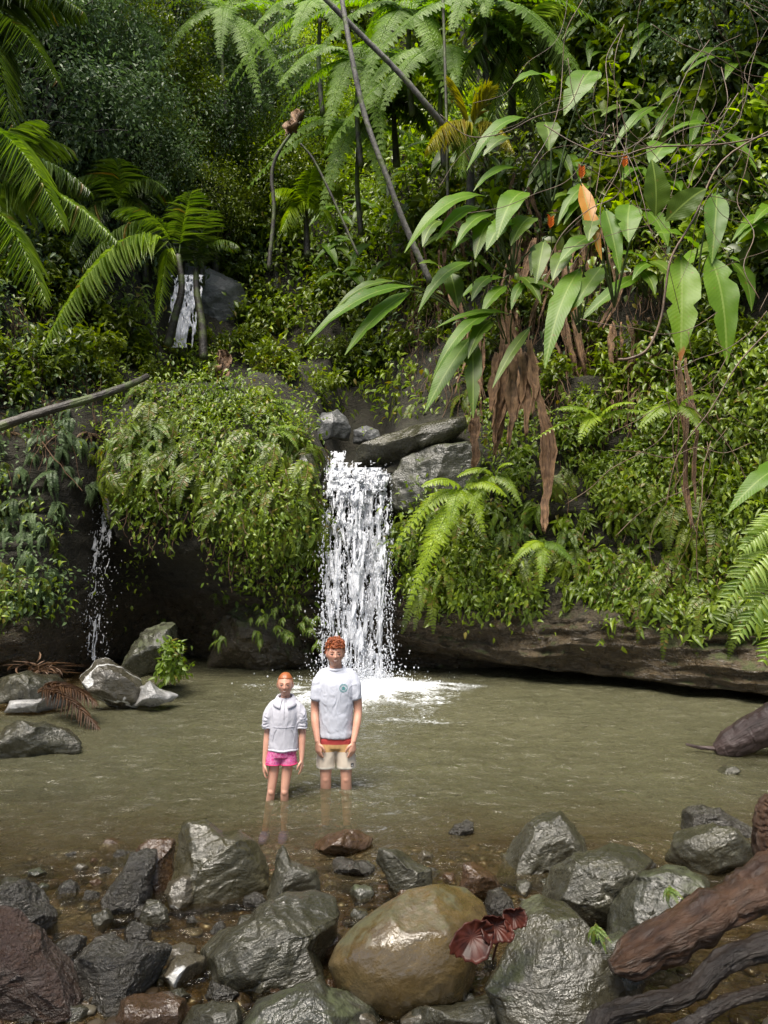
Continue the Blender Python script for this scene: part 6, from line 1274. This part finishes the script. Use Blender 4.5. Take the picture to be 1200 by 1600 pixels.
# --- lacy (twice divided) ferns
def lacy_frond(root, F, a, b, arch, pinna, n, mat, seed=1, up=(0, -.5, .8), rach=.012):
    path = arc_path(a, b, arch, 22, skew=.8) - F; mb = MB(); frond(mb, path, pinna, n, pinna * 1.0, droop=.12, rng=np.random.default_rng(seed), rach=rach, up=up, sweep=74, T=FT_PINNA, prof=lambda s: np.clip(1.04 - s, .06, 1) ** .65 * np.clip(.5 + 3 * s, 0, 1), jit=.04, lift=.03); mb.build('frond', LM[mat], root)
def lacy(label, foot, fr, group=None, name='lacy_fern', trunk=None, fwd=0.0):
    foot = (foot[0], foot[1], foot[2] - fwd); fr = [(a, b, c - fwd, d, e, f - fwd, *g) for a, b, c, d, e, f, *g in fr]
    F = at(*foot); r = thing(name, label, 'fern', F, group)
    if trunk is not None: v, q, t = tube(smooth_path([at(*k) - F for k in trunk], 18), np.linspace(.07, .05, 18), 8); MB().add(v, q, t).build('trunk', M_TRUNK, r)
    for k, (bx, by, Yb, tx, ty, Yt, ar, pn, n, mat) in enumerate(fr): lacy_frond(r, F, at(bx, by, Yb), at(tx, ty, Yt), ar, pn, n, mat, k + 7)
lacy('big light green lacy fern growing right beside the waterfall', (725, 770, 13.6), [
 (715, 770, 13.4, 612, 862, 12.7, .25, .26, 18, 'bright'), (712, 790, 13.3, 640, 945, 12.6, .22, .32, 24, 'bright'), (722, 765, 13.4, 660, 760, 12.9, .15, .26, 16, 'bright'), (725, 765, 13.4, 790, 775, 12.9, .18, .26, 16, 'bright'), (722, 770, 13.4, 700, 830, 12.8, .2, .3, 16, 'bright'), (730, 765, 13.4, 760, 730, 13.1, .1, .24, 16, 'fern_yellow'), (728, 770, 13.4, 755, 830, 12.9, .2, .26, 16, 'bright')], fwd=.75)
lacy('light green lacy fern spreading flat above the dry hanging leaves', (935, 660, 12.8), [
 (935, 655, 12.6, 872, 640, 12.0, .12, .22, 20, 'bright'), (935, 655, 12.6, 992, 630, 12.0, .12, .22, 20, 'bright'), (935, 655, 12.6, 905, 690, 12.0, .15, .2, 16, 'bright'), (935, 655, 12.6, 830, 690, 11.9, .12, .14, 16, 'bright'), (935, 655, 12.6, 1030, 650, 12.0, .12, .2, 18, 'bright')], fwd=.9)
lacy('lacy fern among fine-leaved shrubs on the right bank', (1060, 640, 11.8), [(1060, 640, 11.6, 1000, 668, 11.0, .15, .22, 18, 'bright'), (1060, 640, 11.6, 1120, 625, 11.1, .15, .22, 18, 'bright'), (1060, 640, 11.6, 1100, 680, 11.0, .15, .2, 16, 'bright'), (1060, 640, 11.6, 1030, 610, 11.2, .1, .2, 16, 'bright')], fwd=.7)
rng = np.random.default_rng(81)
for k, (x, y, Y, lab) in enumerate([(640, 30, 15.5, 'tree fern with pale lacy fronds at the top middle'), (560, 110, 16.5, 'tree fern with lacy fronds left of the bare leaning trunks'), (500, 30, 18, 'tree fern with lacy fronds near the top edge above the far slope'), (690, 110, 15.5, 'tree fern behind the yellowing palm'), (560, 215, 18, 'tree fern low on the far slope above the waterfall'), (760, 20, 14.5, 'tree fern in front of the dark radiating palm'), (350, 30, 21, 'distant tree fern between the dark left trees')]):
    fr = []
    for j in range(10):
        a = j * .63 + rng.normal(0, .15); R = rng.uniform(2.0, 2.9); dx = math.cos(a) * R * FPX / Y; dY = math.sin(a) * R * .7; fr.append((x, y, Y, x + dx, y + rng.uniform(-20, 110) + (dY < 0) * 25, Y + dY, .7, .52, 28, 'treefern'))
    lacy(lab, (x + 4, y + 150, Y + .2), fr, None, 'tree_fern', [(x + 4, y + 150, Y + .2), (x - 2, y + 70, Y + .1), (x, y, Y)])

# --- bare slim trunks crossing the view
def bare_trunk(label, pts, r, mat=M_TRUNK_PALE, name='slim_trunk', cat='tree'):
    P = [at(*k) for k in pts]; v, q, t = log_mesh(P, r, 3, n=12, m=60, lump=.12); tag(MB().add(v, q, t).build(name, mat, origin=P[0], attrs={'grain': GRAIN}), label, cat)
bare_trunk('pale slim trunk leaning down through the upper middle to the bank', [(672, 440, 13.6), (632, 350, 13.4), (600, 265, 13.2), (570, 180, 13.1), (548, 80, 13.0), (528, -40, 13.0), (520, -90, 13)], [.06, .055, .05, .05, .045, .04])
bare_trunk('mossy thin trunk slanting from the top edge towards the yellowing palm', [(720, 230, 14.2), (668, 165, 13.6), (620, 110, 13.4), (560, 50, 13.2), (505, -5, 13.0), (450, -60, 13)], [.06, .055, .05, .05, .045])
bare_trunk('thin forked dark trunk standing on the slope left of the pale trunk', [(420, 420, 16.5), (428, 330, 16.4), (425, 270, 16.3), (440, 230, 16.2), (470, 190, 16.1)], [.05, .045, .04, .03], M_TRUNK)
bare_trunk('thin curved stem rising behind the small bright palm', [(560, 400, 16), (520, 310, 16), (490, 250, 16), (470, 225, 16)], [.03, .03, .025], M_TRUNK)
bare_trunk('straight grey stem beside the upright yellow palm frond', [(700, 330, 14), (698, 200, 14), (694, 60, 14), (690, -60, 14)], [.03, .03, .03], M_TRUNK)
# --- vines and twigs hanging at the right
def vine(label, pts, r, mat=M_BROWN_STEM, name='vine'): P = smooth_path([at(*k) for k in pts], 40); v, q, t = tube(P, r, 7); tag(MB().add(v - P[0], q, t).build(name, mat), label, 'vine').location = P[0]
vine('hooked brown vine hanging down in front of the torn blades at right', [(1230, 190, 5.2), (1130, 250, 5.2), (1085, 340, 5.2), (1050, 400, 5.2), (1040, 450, 5.2), (1032, 500, 5.2), (1012, 545, 5.2), (985, 560, 5.2), (966, 562, 5.25)], np.linspace(.007, .011, 40))
vine('long brown twig running level across the upper right', [(1230, 205, 6.4), (1130, 225, 6.4), (1020, 230, 6.4), (960, 245, 6.4), (900, 225, 6.5), (850, 195, 6.6)], np.linspace(.008, .005, 40))
vine('thin twig curving down past the light fern at right', [(1240, 480, 7.5), (1160, 560, 7.5), (1110, 640, 7.5), (1060, 710, 7.5), (1040, 790, 7.5)], np.linspace(.010, .005, 40))
rng = np.random.default_rng(91)
for k in range(46):
    x, y = rng.uniform(880, 1230), rng.uniform(-60, 260); pts = [(x, y, rng.uniform(7, 9))]; a = rng.uniform(.6, 2.4)
    for j in range(5): a += rng.normal(0, .5); pts.append((pts[-1][0] + 55 * math.cos(a), pts[-1][1] + 55 * math.sin(a), pts[-1][2] + rng.normal(0, .1)))
    P = smooth_path([at(*q_) for q_ in pts], 30); v, q, t = tube(P, rng.uniform(.002, .0055), 6); o = MB().add(v - P[0], q, t).build('vine', M_BROWN_STEM); o.location = P[0]; tag(o, 'thin tangled vine hanging in the dark upper right growth', 'vine', 'tangled vines at upper right')
for k in range(14):
    x, y = rng.uniform(1020, 1230), rng.uniform(480, 700); pts = [(x, y, rng.uniform(8, 9))]; a = rng.uniform(1.2, 2.6)
    for j in range(5): a += rng.normal(0, .35); pts.append((pts[-1][0] + 45 * math.cos(a), pts[-1][1] + 45 * math.sin(a), pts[-1][2] + rng.normal(0, .1)))
    P = smooth_path([at(*q_) for q_ in pts], 30); v, q, t = tube(P, rng.uniform(.003, .006), 6); o = MB().add(v - P[0], q, t).build('vine', M_BROWN_STEM); o.location = P[0]; tag(o, 'thin bare twig trailing over the right bank', 'vine', 'bare twigs over the right bank')
# two big dark leaves on the hooked vine, near the photographer
for (b, t_, w, lab) in (((1024, 338, 5.2), (1022, 246, 5.15), 56, 'large dark upright leaf on the hooked vine'), ((1040, 346, 5.2), (1106, 284, 5.1), 48, 'large dark leaf spreading right on the hooked vine')):
    a_, c_ = at(*b), at(*t_); mb = MB(); blade(mb, a_ * 0, c_ - a_, w / FPX * 5.2, .05, up=(.2, -1, .3)); tag(mb.build('vine_leaf', LM['blade_dark'], use_uv=True), lab, 'leaf').location = a_

# --- dead leaves and sheaths hanging on the right bank
def dead_leaf(label, pts, w, seed, group=None, strips=1):
    rg = np.random.default_rng(seed); mb = MB(); base = smooth_path([at(*k) for k in pts], 26); O = base[0]
    for st in range(strips):
        e = rg.uniform(.55, 1.0) if strips > 1 else 1.0; P = base[:max(8, int(26 * e))] + (rg.normal(0, w * .55, 3) * np.array([1, .5, .3]) if strips > 1 else 0); P = P + np.cumsum(rg.normal(0, .012, P.shape), 0) * np.array([1, 1, .3])
        m = len(P); n = 9 if strips == 1 else 4; s = np.linspace(0, 1, m); ww = w if strips == 1 else w * rg.uniform(.22, .6)
        wd = ww * np.clip(np.sin(np.clip(s * .86 + .10, 0, 1) * np.pi) ** .6, .1, 1) * (1 + .25 * np.sin(s * 11 + seed)); T = unit(np.gradient(P, axis=0)); sd = unit(np.cross(T, np.array([0, -1, .1]))); tw = rg.uniform(-1.2, 1.2) * s + rg.uniform(-.5, .5)
        nr = np.cross(sd, T); sd2 = sd * np.cos(tw)[:, None] + nr * np.sin(tw)[:, None]; nr2 = np.cross(sd2, T); V = []
        for j in range(n):
            f = (j / (n - 1) - .5) * 2; pl = .16 * (1 if j % 2 else -1) + .35 * (1 - f * f) + .12 * np.sin(s * 13 + j * 1.7 + seed); rag = np.where(s > .85, rg.uniform(-.06, .06), 0)
            V.append(P + sd2 * (wd * f * .5)[:, None] - nr2 * (wd * pl)[:, None] + np.array([0, 0, 1]) * rag[:, None])
        V = np.stack(V, 1).reshape(-1, 3) - O; i = np.arange(m - 1)[:, None] * n; j = np.arange(n - 1)[None]; mb.add(V, np.stack([i + j, i + n + j, i + n + j + 1, i + j + 1], -1).reshape(-1, 4))
    o = mb.build('dead_leaf', M_SHEATH); o.location = O; sm = o.modifiers.new('t', 'SOLIDIFY'); sm.thickness = .003; tag(o, label, 'dead leaf', group)
M_SHEATH = bark_material('dry_sheath', (.095, .045, .018), (.34, .20, .10), rough=.65, scale=3, stretch=(9, 9, .8), bump=.9)
dead_leaf('widest pale brown dead leaf hanging over the right bank', [(805, 540, 12.6), (800, 590, 12.5), (790, 650, 12.4), (782, 705, 12.4)], .42, 1, None, 6)
dead_leaf('long brown folded dead leaf hanging beside the widest one', [(818, 540, 12.6), (826, 600, 12.5), (828, 670, 12.4), (822, 735, 12.4)], .30, 2, None, 3)
dead_leaf('narrow brown dead stalk leaf trailing down to the ferns', [(835, 600, 12.5), (850, 680, 12.4), (858, 760, 12.4), (856, 830, 12.3)], .22, 3)
dead_leaf('thin brown dead leaf near the slab right of the fall', [(742, 640, 13.3), (738, 680, 13.2), (736, 730, 13.1)], .18, 4)
dead_leaf('brown dead leaf strip hanging at right among light herbs', [(1072, 560, 11.4), (1080, 660, 11.2), (1078, 760, 11.1), (1088, 870, 11.0)], .16, 5, None, 4)
dead_leaf('grey-brown curled dead leaf bundle on the outcrop', [(345, 545, 14.6), (348, 570, 14.5), (345, 590, 14.5)], .3, 6)
dead_leaf('pale curled dead leaf high beside the forked trunk', [(470, 170, 15.6), (462, 190, 15.5), (455, 205, 15.5)], .3, 7)
rng = np.random.default_rng(101)
for k, (p, nn, x, y) in enumerate(sample([(650, 400), (1000, 350), (1010, 560), (900, 620), (700, 600), (640, 480)], 34, 12, 22)):
    L = rng.uniform(70, 240); Y = p[1] - .35; dead_leaf('dry brown sheath hanging among the roots of the right bank', [(x + rng.normal(0, 16), y - L * .5, Y), (x + rng.normal(0, 8), y, Y - .05), (x + rng.normal(0, 22), y + L * .5, Y)], rng.uniform(.10, .24), k + 10, 'dry sheaths hanging on the right bank', 4)

# --- the red leaf on the boulders, and the fallen brown frond
def red_leaf():
    m, nt, out = new_mat('wet_red_leaf'); L = nt.links.new; tc = N(nt, 'ShaderNodeTexCoord'); n = N(nt, 'ShaderNodeTexNoise', Scale=18.0, Detail=5.0); L(tc.outputs['Object'], n.inputs['Vector'])
    c = ramp(nt, n.outputs[0], [(.3, (.022, .006, .004)), (.7, (.075, .018, .010))]); b = N(nt, 'ShaderNodeBsdfPrincipled', Roughness=.4); b.inputs['Specular IOR Level'].default_value = .2; L(c.outputs[0], b.inputs['Base Color']); L(b.outputs[0], out.inputs[0])
    O = at(760, 1455, 3.25); root = thing('dead_leaf', 'wet dark red crumpled leaf lying between the tan boulder and the cracked boulder', 'dead leaf', O)
    for k, (x, y, rx, ry, rot) in enumerate(((738, 1464, 36, 24, .5), (774, 1447, 24, 19, -.3), (802, 1430, 18, 15, .4))):
        C = at(x, y, 3.2 + .03 * k) - O; nr, na = 9, 40; V = [C]
        for i in range(1, nr):
            r = i / (nr - 1); a = np.linspace(0, 2 * np.pi, na, endpoint=False); lob = 1 + .07 * np.sin(3 * a + k) + .05 * np.sin(13 * a); px = r * lob * rx * np.cos(a); py = r * lob * ry * np.sin(a); s = 3.2 / FPX
            X = (px * math.cos(rot) - py * math.sin(rot)) * s; Z = (px * math.sin(rot) + py * math.cos(rot)) * s; cup = .035 * r * r * (1 + .5 * np.sin(3 * a + 2 * k)) + .005 * np.sin(26 * a) * r
            V.append(C + np.stack([X, -cup - .55 * Z * 0, Z], -1) + np.outer(Z, [0, .5, -.12]))
        V = np.vstack([V[0][None]] + V[1:]); t = [(0, 1 + j, 1 + (j + 1) % na) for j in range(na)]; q = [(1 + (i - 1) * na + j, 1 + i * na + j, 1 + i * na + (j + 1) % na, 1 + (i - 1) * na + (j + 1) % na) for i in range(1, nr - 1) for j in range(na)]
        o = MB().add(V, q, t).build('lobe', m, root); sm = o.modifiers.new('t', 'SOLIDIFY'); sm.thickness = .004
    MB().add(*tube(arc_path((.08, .0, .02), at(770, 1500, 3.25) - O, .02, 9), .005, 6)).build('stalk', m, root)
red_leaf()
B = at(70, 1085, 10.2); r = thing('fallen_frond', 'brown fallen palm frond lying on the rocks of the left spit', 'palm frond', B)
for k, (a, b, ar) in enumerate((((60, 1082, 10.2), (158, 1145, 9.4), .14), ((75, 1085, 10.2), (150, 1100, 9.8), .12), ((60, 1080, 10.3), (140, 1088, 10.1), .1))):
    palm_frond(r, B, at(*a), at(*b), ar, .28, 26, M_DEADFROND, .3, width=.03, seed=70 + k, name='spray', sweep=35)
p = at(90, 1035, 11.4); o = shrub_mesh('twig_litter', M_DEAD, 60, .3, .3, 33, .06, .3)
o = link('twig_heap', o, at(60, 1040, 11.6) - np.array([0, 0, .1]), (0, 0, 0), (1.6, .8, .5)); tag(o, 'low heap of dead brown twigs behind the flat slabs on the spit', 'twig heap')
# small ferns and litter between the near boulders
for (x, y, Y, s) in ((930, 1445, 3.35, .22), (1045, 1385, 3.5, .2)):
    o = link('moss_fern', F_Y[0], at(x, y, Y), (0.3, 0, math.pi), s); tag(o, 'tiny bright fern in a crack of the mossy boulders at lower right', 'fern', 'tiny ferns in the boulder cracks')

# --- unseen tall trees added behind and beside the camera to narrow the sky light
BIG = [tree_proto(s, 5200, 3.2, .26, LM['dark'], 7.5) for s in (61, 62)]
for k, (x, y, z, sc) in enumerate([(-7.5, -5, .5, 1.3), (-2.5, -8, .5, 1.4), (3, -7.5, .5, 1.35), (8, -4.5, .5, 1.3), (-9, 1, .6, 1.15), (9.5, 2, .8, 1.15), (-12, -6, .5, 1.5), (12.5, -7, .5, 1.5), (0, -13, .5, 1.7), (-7, -13, .5, 1.7), (7, -13, .5, 1.7)]):
    tm, cm = BIG[k % 2]; r = thing('rainforest_tree', 'unseen tall tree added on the near side of the pool to block light', 'tree', (x, y, z), 'unseen trees added on the near side of the pool'); r.rotation_euler = (0, 0, k * 1.3); r.scale = (sc,) * 3; link('trunk', tm, parent=r); link('crown', cm, parent=r)

rng = np.random.default_rng(131)
for k in range(26):
    x, y = rng.uniform(335, 505), rng.uniform(935, 1015); o = link('moss_fern', F_Y[k % 2], at(x, y, 13.75 + .25 * rng.random()), (rng.normal(0, .2), 0, math.pi + rng.normal(0, .4)), rng.uniform(.3, .55)); tag(o, 'small yellow-green fern on the mossy ledge under the left overhang', 'fern', 'ferns on the mossy ledge under the overhang')
shrubs('leafy_shrub', S_M, [(205, 400), (420, 390), (440, 580), (340, 585), (335, 520), (380, 480), (330, 420), (230, 430)], 16, 29, 'leafy shrub growing against the far grey rock face', 'shrubs against the far rock face', .7, 1.2, 25)

plant_out('hanging_fern', F_A, sample([(-80, 480), (150, 500), (160, 750), (60, 760), (-80, 740)], 24, 17, 16, False), 17, 'small dark fern on the shaded bank under the leaning bare trunk', 'fern', 'ferns on the shaded bank under the bare trunk', .4, .8)
plant_out('withered_fern', F_B, sample([(-80, 480), (150, 500), (160, 700), (-80, 700)], 22, 18, 18, False), 18, 'withered brown fern on the shaded bank under the leaning bare trunk', 'fern', 'withered ferns on the shaded left bank', .5, .9)

plant_out('hanging_fern', F_A, sample(OUT, 44, 19, 22, False), 19, 'large arching fern standing out from the overgrown outcrop left of the waterfall', 'fern', 'large ferns on the left outcrop', 1.2, 1.8, -.16)
plant_out('yellow_fern', F_Y, sample(OUT, 26, 20, 22, False), 20, 'large yellowish fern standing out from the overgrown left outcrop', 'fern', 'large yellowish ferns on the left outcrop', 1.1, 1.6, -.14)
plant_out('hanging_fern', F_A, sample(RL, 40, 21, 30, False), 21, 'large arching fern standing out from the bank above the right ledge', 'fern', 'large ferns above the right ledge', 1.2, 1.9, -.14)
plant_out('yellow_fern', F_Y, sample([(620, 740), (820, 740), (900, 860), (640, 930)], 16, 22, 24, False), 22, 'large pale fern on the bank just right of the waterfall', 'fern', 'large pale ferns just right of the waterfall', 1.1, 1.7, -.14)
lacy('smaller lacy fern above the big lacy fern right of the waterfall', (775, 745, 13.4), [
 (770, 742, 13.3, 715, 745, 12.8, .12, .18, 18, 'bright'), (772, 745, 13.3, 735, 800, 12.8, .14, .2, 18, 'bright'), (775, 745, 13.3, 815, 790, 12.8, .14, .2, 18, 'fern_yellow'), (775, 742, 13.3, 800, 725, 12.9, .1, .18, 16, 'bright')], fwd=.6)
lacy('lacy fern low on the ledge edge under the narrow dead stalk', (850, 850, 13.2), [
 (850, 850, 13.1, 800, 880, 12.6, .12, .18, 18, 'bright'), (850, 850, 13.1, 845, 915, 12.6, .1, .18, 18, 'bright'), (850, 850, 13.1, 900, 885, 12.6, .12, .18, 18, 'treefern')], fwd=.5)

F_D = [fern_mesh('shade_fern', LM['dark'], 10, .5, s, 1.6) for s in (51, 52)]
plant_out('shade_fern', F_D, sample([(-90, 470), (150, 490), (165, 780), (110, 790), (70, 930), (-90, 960)], 95, 23, 12, False), 23, 'dark green fern hanging on the shaded wall at the left edge', 'fern', 'dark ferns on the shaded left wall', .6, 1.3, -.04)
